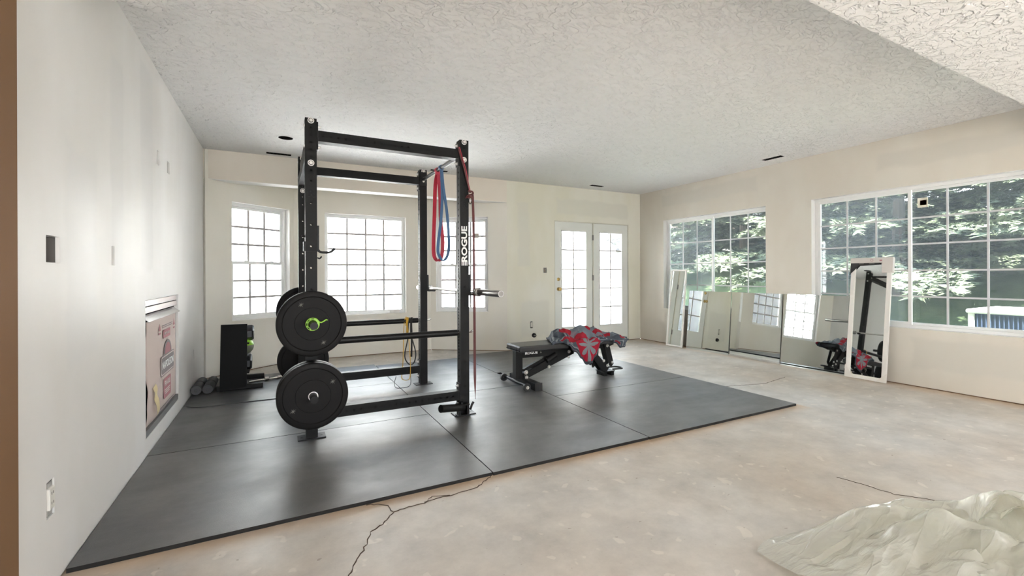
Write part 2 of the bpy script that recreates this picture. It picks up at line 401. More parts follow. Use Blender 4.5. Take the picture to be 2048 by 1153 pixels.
# unseen fill lamps with housings, added behind the viewer to brighten the room
for i_, (x_, y_) in enumerate(((.6, -2.2), (2.9, -2.2), (5.0, -2.2), (.6, -.7), (2.9, -.7), (5.0, -.7))):
    t = thing('fill_lamp', (x_, y_, 2.33), 'added white fill lamp behind the viewer, unit %s along the soffit' % ('nearest the left wall', 'in the middle', 'nearest the right wall')[i_ % 3], 'lamp', 'added fill lamps behind the viewer')
    m = MB(); m.box((x_-.32, y_-.17, 2.300), (x_-.30, y_+.17, 2.329)); m.box((x_+.30, y_-.17, 2.300), (x_+.32, y_+.17, 2.329)); m.box((x_-.30, y_-.17, 2.300), (x_+.30, y_-.15, 2.329)); m.box((x_-.30, y_+.15, 2.300), (x_+.30, y_+.17, 2.329)); sub(m, 'housing', [M_vinyl], t)
    ld = bpy.data.lights.new('fill_light', 'AREA'); ld.shape = 'RECTANGLE'; ld.size = .58; ld.size_y = .28; ld.energy = FILL_W; ld.color = (1, .985, .96)
    lo = bpy.data.objects.new('fill_light', ld); COL.objects.link(lo); lo.parent = t; lo.location = (0, 0, -.012)

# floor cracks: thin dark ribbons laid on the slab, fissure shade in their colour
def crack(name, pts, wd, jit=.012):
    rng = random.Random(len(pts)*7+3); P_ = []
    for i in range(len(pts)-1):
        a = Vector(pts[i]); b = Vector(pts[i+1]); n = max(2, int((b-a).length/.018))
        for k in range(n):
            p = a.lerp(b, k/n); P_.append((p.x+rng.uniform(-jit, jit)*.5, p.y+rng.uniform(-jit, jit)*.5, .0012))
    P_.append((*pts[-1], .0012))
    m = MB(); m.ribbon(P_, (0, 1, .0) if abs(pts[0][0]-pts[-1][0]) > abs(pts[0][1]-pts[-1][1]) else (1, 0, 0), [wd*rng.uniform(.5, 1.4) for _ in P_], .002)
    return m
M_crack = mat('crack_shadow', (.07, .045, .03), .95)
for c in ([(1.12, 2.38), (.967, 2.272), (.86, 2.255), (.719, 2.249), (.62, 2.235), (.535, 2.234), (.50, 2.228), (.43, 2.138), (.367, 2.102), (.34, 2.01), (.281, 1.926), (.245, 1.834), (.2, 1.7)],
          [(.40, 2.36), (.45, 2.335), (.488, 2.303), (.50, 2.23)]):
    k = crack('c', c, .004).build('floor_crack', M_crack); k.parent = floor
for c in ([(2.82, 1.42), (2.85, 1.317), (2.869, 1.166), (2.954, 1.073), (3.01, .953)], [(4.1, 3.1), (4.241, 3.068), (4.573, 2.986), (5.057, 3.068)], [(.80, 2.25), (.72, 2.285), (.66, 2.245)]):
    k = crack('c', c, .0028).build('floor_crack', M_crack); k.parent = floor

# ------------------------------------------------------------------ windows
def window(name, p0, dx, s0, s1, z0, z1, style, stickers=()):
    dx = Vector((*dx, 0)).normalized(); dy = Vector((-dx.y, dx.x, 0)); p0 = Vector((*p0, 0))
    base = p0+dx*((s0+s1)/2)+dy*.10+Vector((0, 0, z0))
    root = sroot(name, base)
    Mx = frame(p0, dx, dy, (0, 0, 1))
    def add(mb, nm, m, par=None, bevel=0, **k):
        mb.xf(Mx); o = sub(mb, nm, m, par or root, bevel=bevel, **k); return o
    fw = .032; T0, T1 = .075, .135
    f = MB(); f.box((s0, T0, z0), (s0+fw, T1, z1)); f.box((s1-fw, T0, z0), (s1, T1, z1)); f.box((s0+fw, T0, z0), (s1-fw, T1, z0+fw)); f.box((s0+fw, T0, z1-fw), (s1-fw, T1, z1))
    add(f, 'window_frame', [M_vinyl], bevel=.003)
    def sash(a, b, c, d, t, cols, rows, sf=.034, gb=.009, glass=M_glass):
        q = MB(); q.box((a, t, c), (a+sf, t+.028, d)); q.box((b-sf, t, c), (b, t+.028, d)); q.box((a+sf, t, c), (b-sf, t+.028, c+sf)); q.box((a+sf, t, d-sf), (b-sf, t+.028, d))
        so2 = add(q, 'sash', [M_vinyl], bevel=.002)
        gm = MB()
        for i in range(1, cols):
            x = a+sf+(b-a-2*sf)*i/cols; gm.box((x-gb, t+.010, c+sf), (x+gb, t+.017, d-sf))
        for i in range(1, rows):
            z = c+sf+(d-c-2*sf)*i/rows; gm.box((a+sf, t+.0095, z-gb), (b-sf, t+.0165, z+gb))
        add(gm, 'muntins', [M_gridbay if style in ('hung', 'picture') else M_grid], so2)
        gp = MB(); gp.box((a+sf*.7, t+.020, c+sf*.7), (b-sf*.7, t+.023, d-sf*.7)); add(gp, 'pane', [glass], so2)
        return so2
    a, b, c, d = s0+fw, s1-fw, z0+fw, z1-fw
    if style == 'hung':
        mz = c+(d-c)*.49
        sash(a, b, mz-.02, d, T0+.032, 3, 3, gb=.0135)
        lo = sash(a, b, c, mz+.02, T0+.003, 3, 3, gb=.0135)
        lk_ = MB()
        for q in (.27, .75): lk_.box((a+(b-a)*q-.02, T0-.002, mz+.02), (a+(b-a)*q+.02, T0+.02, mz+.03))
        add(lk_, 'sash_lock', [M_vinyl], lo)
    elif style == 'picture':
        sash(a-.005, b+.005, c-.005, d+.005, T0+.015, 4, 6, sf=.022, gb=.0135)
    elif style == 'slider4' or style == 'slider5':
        r = 4 if style == 'slider4' else 5
        mx = (a+b)/2
        sash(a, mx+.02, c, d, T0+.003, 3, r, glass=M_glass2, sf=.03, gb=.0085)
        sash(mx-.02, b, c, d, T0+.032, 3, r, sf=.024, gb=.0085)
    for (s, z, ww, hh, colr) in stickers:
        sm = MB(); sm.box((s-ww/2, T0+.048, z-hh/2), (s+ww/2, T0+.0515, z+hh/2))
        add(sm, 'sticker', [mat('sticker', colr, .7)])
    return root
dL = Vector((C_L[0]-W_L[0], C_L[1]-W_L[1])); dR = Vector((W_R[0]-C_R[0], W_R[1]-C_R[1]))
window('window_1', W_L, dL, .302, 1.078, .625, 2.05, 'hung')
window('window_2', C_L, (1, 0), .586-.199, 1.727-.199, .600, 2.04, 'picture')
window('window_3', C_R, dR, .081, .897, .598, 2.058, 'hung', [(.70, 1.78, .07, .075, (.55, .45, .38))])
window('window_4', (B, D), (0, -1), D-5.565, D-3.768, .592, 2.073, 'slider4')
window('window_5', (B, D), (0, -1), D-3.186, D-1.33, .592, 2.070, 'slider5', [(D-2.16, 1.895, .085, .10, (.74, .70, .58)), (D-2.155, 1.895, .055, .05, (.85, .62, .25))])  # ochre centre is lightened in colour as if lit from behind

# ------------------------------------------------------------------ french doors
def door(name, x0, x1, hinge_left, hardware):
    root = sroot(name, ((x0+x1)/2, D+.02, 0)); z0, z1 = .012, 2.03; y0, y1 = D+.012, D+.056
    sx = .115; zb, zt = .29, 1.895
    M_door = mat('door_paint_'+name, (.70, .71, .665), .4)
    f = MB(); f.box((x0, y0, z0), (x0+sx, y1, z1)); f.box((x1-sx, y0, z0), (x1, y1, z1)); f.box((x0+sx, y0, z0), (x1-sx, y1, zb)); f.box((x0+sx, y0, zt), (x1-sx, y1, z1))
    sub(f, 'door_leaf', [M_door], root)
    r = MB(); a, b = x0+sx, x1-sx; w_ = .018
    for q in ((a, zb, a+w_, zt), (b-w_, zb, b, zt), (a, zb, b, zb+w_), (a, zt-w_, b, zt)): r.box((q[0], y0-.007, q[1]), (q[2], y0+.01, q[3]))
    sub(r, 'glass_stop', [M_door], root, bevel=.003)
    gm = MB()
    gm.box(((a+b)/2-.011, y0+.014, zb), ((a+b)/2+.011, y0+.02, zt))
    for i in range(1, 5):
        z = zb+(zt-zb)*i/5; gm.box((a, y0+.0135, z-.011), (b, y0+.0195, z+.011))
    sub(gm, 'muntins', [M_gridbay], root)
    sub(MB().box((a, y0+.024, zb), (b, y0+.028, zt)), 'pane', [M_glass2], root)
    if hardware:
        kx = x0+.062
        k = MB(); k.lathe((kx, y0, .93), (0, -1, 0), [(.03, 0), (.03, .006), (.012, .01), (.011, .03), (.024, .036), (.029, .05), (.026, .062), (.0, .066)], 24)
        sub(k, 'door_knob', [M_brass], root, smooth=True)
        k = MB(); k.lathe((kx, y0, 1.09), (0, -1, 0), [(.028, 0), (.028, .008), (.02, .012), (0, .013)], 24); k.box((kx-.004, y0-.03, 1.075), (kx+.004, y0-.01, 1.105))
        sub(k, 'deadbolt', [M_brass], root, smooth=True)
    hx = x0-.012 if hinge_left else x1+.012
    for i, z in enumerate((.25, 1.11, 1.79)):
        hm = MB().cyl((hx, y0-.008, z-.045), (hx, y0-.008, z+.045), .007, n=10); hm.box((hx-.018, y0-.003, z-.045), (hx+.012, y0+.001, z+.045))
        sub(hm, 'hinge', [mat('hinge_grey', (.25, .24, .22), .4, metal=.6)], root)
    return root
door('door_1', 3.985, 4.735, False, True)
door('door_2', 4.765, 5.510, True, False)
# frame of the door opening: jambs, post between the leaves, threshold
fr = MB()
for q in ((3.960, 3.978), (4.742, 4.758), (5.514, 5.526)): fr.box((q[0], D+.004, 0), (q[1], D+.15, 2.045))
fr.box((3.96, D+.004, 2.034), (5.526, D+.15, 2.046)); fr.box((3.96, D+.02, 0), (5.526, D+.16, .011))
st(fr.build('trim_3', [mat('jamb_paint', (.62, .60, .50), .5)]))

# ------------------------------------------------------------------ rubber stall mats
MT = .019
mats_ = [(-.736, 1.098, 2.362, 3.60, 'large black rubber mat at the front left, running along the left wall'),
         (-.736, 1.098, 3.606, 4.83, 'black rubber mat under the plate-loaded side of the power rack'),
         (-.736, 1.098, 4.836, 5.95, 'black rubber mat beneath the dumbbell rack in the far left corner'),
         (1.104, 2.308, 2.358, 4.105, 'black rubber mat in front of the bench, under the near barbell end of the rack'),
         (1.104, 2.262, 4.111, 5.86, 'black rubber mat by the bay window under the far right rack upright'),
         (2.314, 4.045, 2.355, 3.565, 'front right rubber mat whose corner points at the bare floor'),
         (2.314, 4.045, 3.571, 4.735, 'rubber mat under the adjustable bench'),
         (2.268, 4.0, 4.741, 6.03, 'rubber mat nearest the french doors')]
for i, (x0, x1, y0, y1, lb) in enumerate(mats_):
    m = MB(); rng = random.Random(i); n = 40
    pts = []
    for (ax, ay, bx, by) in ((x0, y0, x1, y0), (x1, y0, x1, y1), (x1, y1, x0, y1), (x0, y1, x0, y0)):
        for k in range(n):
            t = k/n; j = rng.uniform(-.0016, .0016)
            px, py = ax+(bx-ax)*t, ay+(by-ay)*t
            pts.append((min(max(px+j, x0), x1), min(max(py+j, y0), y1)))
    m.prism(pts, (0, 0, .0005), (1, 0, 0), (0, 1, 0), (0, 0, MT-.0005))
    m.v = [(v[0]-(x0+x1)/2, v[1]-(y0+y1)/2, v[2]) for v in m.v]
    m.m = [1]*len(m.f); m.m[1] = 0
    o = m.build('rubber_mat', [M_rubber, M_rubedge]); o.location = ((x0+x1)/2, (y0+y1)/2, 0)
    tag(o, lb, 'mat', 'rubber stall mats covering the floor')
m = MB(); c = []
x0, x1, y0, y1, r = -.728, .14, 4.71, 5.93, .16
for cx, cy, a0 in ((x0+r, y0+r, 180), (x1-r, y0+r, 270), (x1-r, y1-r, 0), (x0+r, y1-r, 90)):
    c += [(cx+r*math.cos(math.radians(a0+k*9)), cy+r*math.sin(math.radians(a0+k*9))) for k in range(11)]
m.prism(c, (0, 0, MT+.0005), (1, 0, 0), (0, 1, 0), (0, 0, .007))
tag(m.build('exercise_mat', [M_rubber2], bevel=.002, loc=(0, 5.3, MT)), 'thin dark mat with rounded corners lying on the stall mats below the dumbbell rack', 'mat')
FT = MT+.0075

# ------------------------------------------------------------------ perforated steel tube
def holed(mb, o, ux, uy, L, w, holes, r=.008):
    """flat strip from o along ux (length L) and uy (width w, centred) with round holes at distances in holes"""
    o = Vector(o); ux = Vector(ux); uy = Vector(uy); holes = sorted(h for h in holes if .014 < h < L-.014)
    c = .0125; cur = 0
    def q(a, b):
        if b-a > 1e-5: mb.add([o+ux*a-uy*w/2, o+ux*b-uy*w/2, o+ux*b+uy*w/2, o+ux*a+uy*w/2], [(0, 1, 2, 3)])
    for h in holes:
        a = max(cur, h-c); b = h+c
        q(cur, a)
        # square collar
        out = [(-1, -1), (-.4, -1), (.4, -1), (1, -1), (1, -.4), (1, .4), (1, 1), (.4, 1), (-.4, 1), (-1, 1), (-1, .4), (-1, -.4)]
        vs = [o+ux*(h+(px*c if px < 0 else px*c))+uy*(py*c) for px, py in out]
        ins = [o+ux*(h+r*math.cos(math.atan2(py, px)))+uy*(r*math.sin(math.atan2(py, px))) for px, py in out]
        n = len(out); mb.add(vs+ins, [(i, (i+1) % n, n+(i+1) % n, n+i) for i in range(n)])
        for sgn in (-1, 1):
            mb.add([o+ux*(h-c)+uy*sgn*c, o+ux*(h+c)+uy*sgn*c, o+ux*(h+c)+uy*sgn*w/2, o+ux*(h-c)+uy*sgn*w/2], [(0, 1, 2, 3)])
        cur = b
    q(cur, L)
def tubebeam(name, p, q, up, parent, hf, hs, w=.0755, m=None):
    """square tube from p to q; hf: holes on the faces facing +-side, hs: holes on the faces facing +-up"""
    p = Vector(p); q = Vector(q); d = (q-p); L = d.length; d /= L; up = Vector(up); sd = d.cross(up)
    mb = MB(); k = w/2
    for s in (-1, 1):
        holed(mb, p+sd*k*s, d, up, L, w, hf)
        holed(mb, p+up*k*s, d, sd, L, w, hs)
    for e in (p, q): mb.add([e-sd*k-up*k, e+sd*k-up*k, e+sd*k+up*k, e-sd*k+up*k], [(0, 1, 2, 3)])
    bm_mb = mb
    o = sub(bm_mb, name, [m or M_steel], parent)
    return o
def bolt(mb, p, d, r=.016, washer=True):
    d = Vector(d).normalized()
    if washer: mb.lathe(p, d, [(r, 0), (r, .003), (r*.72, .0032)], 20)
    mb.cyl(Vector(p)+d*.003, Vector(p)+d*.010, r*.62, r*.55, n=6)

XL, XR, YF, YR, ZT = .211, 1.357, 3.4775, 4.6375, 2.266
rack = thing('power_rack', ((XL+XR)/2, (YF+YR)/2, MT), 'tall black steel power rack with perforated uprights on the rubber mats', 'power rack')
P2 = .0508
def upr(x, y, dense):
    z0 = FT-.0005
    hf = [z-z0 for z in (1.826, 1.672, 1.521, 1.369, 1.217, 1.065, .912, .76, .607, .455, .33, .254, .178, 2.20, 2.148, 2.097, 2.046, 1.995, 1.90)]
    hs = [.1+.0508*i for i in range(41)] if not dense else [.1+.0508*i for i in range(6)]+[.45+.0254*i for i in range(36)]+[1.42+.0508*i for i in range(16)]
    o = tubebeam('upright', (x, y, z0), (x, y, ZT), (0, 1, 0), rack, hs, hf)
    m = MB().box((x-.09, y-.055, MT+.0002), (x+.09, y+.055, FT)); m.lathe((x-.065, y, FT), (0, 0, 1), [(.008, 0), (.008, .002), (0, .002)], 12); m.lathe((x+.065, y, FT), (0, 0, 1), [(.008, 0), (.008, .002), (0, .002)], 12)
    sub(m, 'foot_plate', [M_steel2], o, bevel=.001)
    return o
UL = upr(XL, YF, False); UR = upr(XR, YF, True); RL = upr(XL, YR, False); RR = upr(XR, YR, True)
k = .0378; xa, xb = XL+k+.010, XR-k-.010
hh = [.03+P2*i for i in range(22)]
for y in (YF, YR):
    for z, nm in ((2.148, 'crossmember'), (.182, 'crossmember')):
        o = tubebeam('crossmember', (xa, y, z), (xb, y, z), (0, 0, 1), rack, hh, [])
        for x, s in ((XL+k, 1), (XR-k, -1)):
            f = MB().box((x, y-.0375, z-.098), (x+s*.0095, y+.0375, z+.098)); sub(f, 'flange', [M_steel2], o, bevel=.0015)
            for dz in (-.073, .073):
                b = MB(); bolt(b, (x+s*.0095, y, z+dz), (s, 0, 0), .013); b.cyl((x+s*.012, y, z+dz), (x+s*.030, y, z+dz), .007, n=10); sub(b, 'nut', [M_zinc], o)
                b = MB(); bolt(b, (x-s*2*k, y, z+dz), (-s, 0, 0), .012); sub(b, 'bolt_head', [M_zinc], o)
for z in (2.03, .182):
    tubebeam('crossmember', (XL, YF+k+.001, z), (XL, YR-k-.001, z), (0, 0, 1), rack, hh, [])
# curved name plate at the top of the storage side
m = MB(); m.ribbon(smooth_path([(XL-.01, YF+k, 2.14), (XL-.03, YF+.3, 2.07), (XL-.035, (YF+YR)/2, 2.05), (XL-.03, YR-.3, 2.07), (XL-.01, YR-k, 2.14)]), (0, 0, 1), .13, .006)
sub(m, 'name_plate', [M_steel2], rack)
M_zwash = mat('zinc_washer', (.72, .70, .66), .45, metal=.3)
for (x, y, z) in ((XL, YF-k, 2.249), (XL, YF-k, 1.952), (XR, YF-k, 2.249), (XR, YF-k, 2.105), (XR, YR-k, 2.249), (XR, YR-k, 2.144), (XL, YR-k, 2.249), (XL, YR-k, 1.952)):
    m = MB(); bolt(m, (x, y, z), (0, -1, 0), .0215); sub(m, 'bolt_head', [M_zwash], rack, smooth=True)
m = MB(); m.cyl((XR, YF+k, 2.165), (XR, YR-k, 2.165), .017, n=24); sub(m, 'pull_up_bar', [M_steel2], rack, smooth=True)
for y, s in ((YF+k, 1), (YR-k, -1)): sub(MB().box((XR-.036, y, 2.10), (XR+.036, y+s*.009, 2.24)), 'bar_flange', [M_steel2], rack)
for y in (YF, YR):
    m = MB(); m.cyl((XL+k+.004, y, .690), (XR-k-.016, y, .690), .0255, n=24); o = sub(m, 'safety_pipe', [M_steel2], rack, smooth=True)
    m = MB(); m.cyl((XL-.055, y, .690), (XR+.075, y, .690), .0078, n=12); m.cyl((XR+.07, y, .69), (XR+.085, y, .70), .009, n=10); sub(m, 'pin', [M_chrome], o, smooth=True)
for (y, s) in ((YF, -1), (YR, 1)):
    for z in (.832, .350):
        m = MB(); m.cyl((XL, y+s*k, z), (XL, y+s*(k+.245), z), .0245, n=28); m.box((XL-.034, y+s*k, z-.07), (XL+.034, y+s*(k+.008), z+.07))
        sub(m, 'plate_peg', [M_steel2], rack, smooth=True)
# j-cups carrying the barbell
BZ = 1.022; BX = XR+k+.060
for y in (YF, YR):
    m = MB(); x = XR+k
    m.prism([(0, 0), (.016, 0), (.085, -.004), (.095, .004), (.095, .028), (.083, .028), (.083, .012), (.02, .012), (.018, .17), (0, .17)], (x+.001, y-.026, BZ-.028), (1, 0, 0), (0, 0, 1), (0, .052, 0))
    m.box((x+.001, y-.036, BZ-.02), (x+.012, y+.036, BZ+.145)); m.cyl((x-.08, y, BZ+.13), (x, y, BZ+.13), .0075, n=10)
    m.box((XR-k-.004, y-.02, BZ+.105), (XR-k, y+.02, BZ+.12))
    sub(m, 'barbell_cup', [M_steel2], rack, bevel=.001)
# hook hanging on the storage-side upright
m = MB(); x = XL+k+.001; y = YF
m.box((x, y-.034, 1.335), (x+.012, y+.034, 1.515)); m.tube(smooth_path([(x+.006, y, 1.35), (x+.02, y, 1.332), (x+.05, y, 1.328), (x+.085, y, 1.330), (x+.105, y, 1.343), (x+.118, y, 1.36)]), .0085, 12)
m.tube(smooth_path([(x+.004, y+.02, 1.29), (x+.02, y+.02, 1.285), (x+.032, y+.02, 1.30)]), .005, 8)
m.box((XL-k-.012, y-.034, 1.335), (XL-k, y+.034, 1.40)); m.cyl((XL-k-.02, y, 1.44), (XL-k, y, 1.44), .008, n=10); m.box((XL-k-.002, y-k-.002, 1.33), (x+.012, y-k+.001, 1.331))
sub(m, 'storage_hook', [M_steel2], rack, bevel=.001)
# landmine tube at the foot of the near right upright
m = MB(); a = Vector((XR-.02, YF-.055, .088)); b = Vector((1.115, YF-.14, .128)); m.cyl(a, b, .030, n=28); m.cyl(b, b+(b-a).normalized()*.002, .022, n=24)
o = sub(m, 'landmine_tube', [M_steel2], rack, smooth=True)
m = MB(); m.box((XR-.075, YF-.095, .036), (XR-.060, YF-.04, .118)); m.box((XR-.005, YF-.095, .036), (XR+.010, YF-.04, .118)); m.box((XR-.085, YF-.095, FT), (XR+.03, YF-.035, .037)); m.box((XR-.085, YF-.095, .112), (XR+.02, YF-.035, .122))
m.cyl((XR-.04, YF-.065, .12), (XR-.04, YF-.065, .138), .013, n=6)
m.ribbon([(XR+.04, YF-.05, .06), (XR+.055, YF-.05, .10), (XR+.07, YF-.05, .12)], (0, 1, 0), .02, .012)
sub(m, 'landmine_bracket', [M_steel2], o, bevel=.001)
# print on the uprights
FY = lambda x, z: frame((x, YF-k-.0016, z), (1, 0, 0), (0, 0, 1), (0, -1, 0))
FV = lambda x, z: frame((x, YF-k-.0016, z), (0, 0, 1), (-1, 0, 0), (0, -1, 0))
text('R', 'logo_letter', M_logo, rack, FY(XL, 1.737), .066, bold=.003, sx=1.15)
text('R', 'logo_letter', M_logo, rack, FY(XR, 1.735), .066, bold=.003, sx=1.15)
text('ROGUE', 'brand_lettering', M_white, rack, FV(XR, 1.415), .066, bold=.0022, sx=1.32)
m = MB(); yb = YF-k-.0014
for i in range(4): m.box((XR-.026+i*.014, yb, 1.240), (XR-.018+i*.014, yb-.0012, 1.268))
m.box((XR-.026, yb, 1.268), (XR-.004, yb-.0012, 1.278)); m.box((XR+.002, yb, 1.268), (XR+.024, yb-.0012, 1.278))
sub(m, 'flag_print', [M_white], rack)

# ------------------------------------------------------------------ barbell
bar = thing('barbell', (BX, 4.058, BZ), 'long steel barbell with bare chrome sleeves resting in the rack cups', 'barbell')
M_sleeve = mat('sleeve_steel', (.36, .35, .33), .33, metal=1)
m = MB(); m.cyl((BX, 3.40, BZ), (BX, 4.716, BZ), .014, n=20); sub(m, 'shaft', [M_bar], bar, smooth=True)
for s in (-1, 1):
    y = 4.058+s*.657
    m = MB(); m.lathe((BX, y, BZ), (0, s, 0), [(.014, -.012), (.030, -.010), (.0365, 0), (.0365, .026), (.031, .030), (.0252, .032), (.0252, .432), (.0235, .437), (.0195, .437)], 36)
    o = sub(m, 'sleeve', [M_sleeve], bar, smooth=True)
    m = MB(); m.lathe((BX, y, BZ), (0, s, 0), [(.0196, .425), (.0194, .434), (0, .4345)], 28); sub(m, 'end_cap', [mat('bar_end_cap', (.30, .29, .27), .5, spec=.2)], o)

# ------------------------------------------------------------------ bumper plates
M_mark = mat('worn_silver_print', (.20, .20, .17), .6)
def plate(cx, y, z, s, th, label, rot, marks=True):
    """bumper plate whose outer face is at y, facing s (-1 towards the viewer)"""
    t = thing('bumper_plate', (cx, y, z), label, 'weight plate', 'black bumper plates stored on the rack')
    R = .2235; y2 = -th
    prof = [(.026, -.003), (.034, -.003), (.035, -.006), (.108, -.006), (.109, -.0085), (.111, -.0085), (.112, -.006), (.182, -.006), (.188, 0), (.210, 0), (.2195, -.003), (R, -.009), (R, y2+.009), (.2195, y2+.003), (.210, y2), (.188, y2), (.182, y2+.006), (.035, y2+.006), (.026, y2+.003), (.026, -.003)]
    m = MB(); m.lathe((cx, y, z), (0, s, 0), prof, 96); sub(m, 'disc', [M_plate], t, smooth=True)
    m = MB(); m.lathe((cx, y, z), (0, s, 0), [(.0258, -.002), (.031, -.002), (.032, -.004), (.0258, -.005)], 40); sub(m, 'hub_ring', [M_zinc], t, smooth=True)
    if marks:
        for a in (rot, rot+180):
            c = Vector((cx+.150*math.cos(math.radians(a)), y+s*-.0055, z+.150*math.sin(math.radians(a))))
            m = MB()
            for b, L in ((35, .023), (80, .017), (125, .021), (5, .018)):
                d = Vector((math.cos(math.radians(b)), 0, math.sin(math.radians(b)))); n_ = Vector((-d.z, 0, d.x))
                q = [c-d*L, c-d*.004+n_*.0022, c+d*L, c-n_*.0018]
                m.add([v+Vector((0, s*.0006, 0)) for v in q]+[v-Vector((0, s*.0004, 0)) for v in q], [(0, 1, 2, 3), (7, 6, 5, 4), (0, 4, 5, 1), (1, 5, 6, 2), (2, 6, 7, 3), (3, 7, 4, 0)])
            sub(m, 'cross_mark', [M_mark], t)
    return t
plate(XL, 3.352, .832, -1, .085, 'black bumper plate held by the green collar, upper near peg of the rack', 118)
plate(XL, 3.296, .350, -1, .060, 'black bumper plate at the front of the lower near peg, no collar', 35)
plate(XL, 3.358, .350, -1, .078, 'second black bumper plate on the lower near peg, behind the front one', 20, False)
plate(XL-.002, 4.765, .832, 1, .085, 'black bumper plate on the upper far peg, peeking out behind the green-collared plate', 60, False)
plate(XL+.006, 4.765, .360, 1, .085, 'black bumper plate on the lower far peg, seen between the two near pegs', 118, True)
col_ = thing('barbell_collar', (XL, 3.335, .832), 'lime green plastic lock collar with a lever on the upper rack peg', 'collar')
m = MB(); m.lathe((XL, 3.351, .832), (0, -1, 0), [(.0255, 0), (.043, 0), (.0445, .003), (.0445, .024), (.042, .027), (.029, .027), (.0265, .024), (.0255, 0)], 40); sub(m, 'ring', [M_green], col_, smooth=True)
m = MB()
for a in range(0, 360, 45):
    if a in (0, 45): continue
    c0 = Vector((XL+.0365*math.cos(math.radians(a)), 3.3245, .832+.0365*math.sin(math.radians(a)))); tn = Vector((-math.sin(math.radians(a)), 0, math.cos(math.radians(a)))); rd = Vector((math.cos(math.radians(a)), 0, math.sin(math.radians(a))))
    m.prism([(-.009, -.0025), (.009, -.0025), (.009, .0025), (-.009, .0025)], c0, tn, rd, (0, -.001, 0))
sub(m, 'slots', [M_dark], col_)
m = MB(); m.ribbon(smooth_path([(XL+.036, 3.337, .85), (XL+.05, 3.333, .842), (XL+.068, 3.331, .848), (XL+.083, 3.329, .858), (XL+.094, 3.327, .855)]), (0, 1, 0), .016, .008); sub(m, 'lever', [M_green], col_, bevel=.002)

# ------------------------------------------------------------------ resistance bands
RV = Vector((math.cos(YAW), -math.sin(YAW), 0)); FVv = Vector((math.sin(YAW), math.cos(YAW), 0))
def band(name, c, pts, px, mats_m, w, label, t=.0045, tilt=.5, grp=None):
    """c = world anchor at (px0,py0); pts in pixels-equivalent offsets scaled by px metres"""
    P_ = [Vector(c)+RV*(a*px)+Vector((0, 0, -b*px)) + FVv*(e*px if True else 0) for a, b, e in pts]
    m = MB(); m.ribbon(smooth_path(P_, 5), RV*tilt+FVv*(1-tilt), w, t)
    o = m.build(name, mats_m, loc=c); tag(o, label, 'resistance band', grp); return o
c = (XR, 4.14, 2.166)
rb = thing('resistance_band', c, 'red resistance band looped over the pull-up bar', 'resistance band')
def bandpart(root, nm, pts, px, mt, w, t=.0045, wd=None):
    P_ = [root.location+RV*(a*px)+Vector((0, 0, -b*px))+FVv*(e*px) for a, b, e in pts]
    m = MB(); m.ribbon(smooth_path(P_, 5), wd or (RV*.6+FVv*.6), w, t); return sub(m, nm, [mt], root)
bandpart(rb, 'loop', [(1, 4, 1), (-4, 30, 1), (-6, 90, 1), (-8, 140, 1), (-7, 172, 0), (1, 183, 0), (9, 172, -1), (11, 140, -2), (7, 100, -2), (6, 60, -1), (4, 25, -1), (2, 4, -1)], .00474, M_red, .040)
m = MB()
for dy in (-.012, .012): m.lathe((XR, 4.14+dy, 2.165), (0, 1, 0), [(.018, -.012), (.024, -.010), (.025, 0), (.024, .010), (.018, .012)], 20)
m.box((XR-.016, 4.12, 2.12), (XR+.016, 4.16, 2.15)); sub(m, 'hitch', [M_red], rb, bevel=.003)
bb = thing('resistance_band', (XR, 4.02, 2.166), 'blue resistance band hanging beside the red one on the pull-up bar', 'resistance band')
bandpart(bb, 'loop', [(0, 4, 0), (2, 60, -2), (-1, 110, -3), (-6, 150, -3), (-6, 172, -3), (3, 186, -3), (12, 176, -2), (15, 150, -1), (11, 90, 0), (4, 40, 0), (1, 4, 0)], .00466, M_blue, .030)
m = MB()
for dy in (-.010, .010): m.lathe((XR, 4.02+dy, 2.165), (0, 1, 0), [(.018, -.010), (.024, -.008), (.025, 0), (.024, .008), (.018, .010)], 20)
sub(m, 'hitch', [M_blue], bb)
# thin red and black band knotted on the near right upright, its long tail hanging to the mat
tb = thing('resistance_band', (XR, YF-k-.02, 2.18), 'dark red band tied round the near right upright, its tail hanging to the mat', 'resistance band')
yq = YF-k-.012
def pw(pts, y=yq): return [Vector((x, y+dy, z)) for x, dy, z in pts]
for dx_, mt in ((0, M_darkred), (.012, M_red)):
    m = MB(); m.ribbon(smooth_path(pw([(1.300+dx_, .0, 2.20), (1.318+dx_, -.004, 2.13), (1.352+dx_, -.006, 2.02), (1.385+dx_*.4, -.004, 1.90), (1.405, 0, 1.835)])), (1, 0, 0), .013 if dx_ == 0 else .004, .008); sub(m, 'wrap', [mt], tb)
m = MB(); m.tube(smooth_path(pw([(1.385, .0, 1.85), (1.42, -.008, 1.845), (1.425, 0, 1.825), (1.39, -.012, 1.815), (1.375, 0, 1.80), (1.41, -.01, 1.80), (1.425, .0, 1.815)])), .008, 8); m.tube(smooth_path(pw([(1.36, .0, 1.79), (1.385, -.01, 1.80), (1.42, -.015, 1.835)])), .004, 8); sub(m, 'knot', [M_darkred], tb, smooth=True)
m = MB(); m.tube(smooth_path(pw([(1.405, 0, 1.81), (1.392, 0, 1.78), (1.396, 0, 1.752), (1.408, 0, 1.748), (1.417, 0, 1.775), (1.413, 0, 1.81)])), .0035, 8); sub(m, 'ring', [M_black], tb, smooth=True)
m = MB(); tl = smooth_path(pw([(1.425, 0, 1.82), (1.432, 0, 1.6), (1.434, -.002, 1.2), (1.436, -.003, .8), (1.437, -.003, .45), (1.438, -.004, .30), (1.440, -.004, .20), (1.4405, -.004, .14)]), 8)
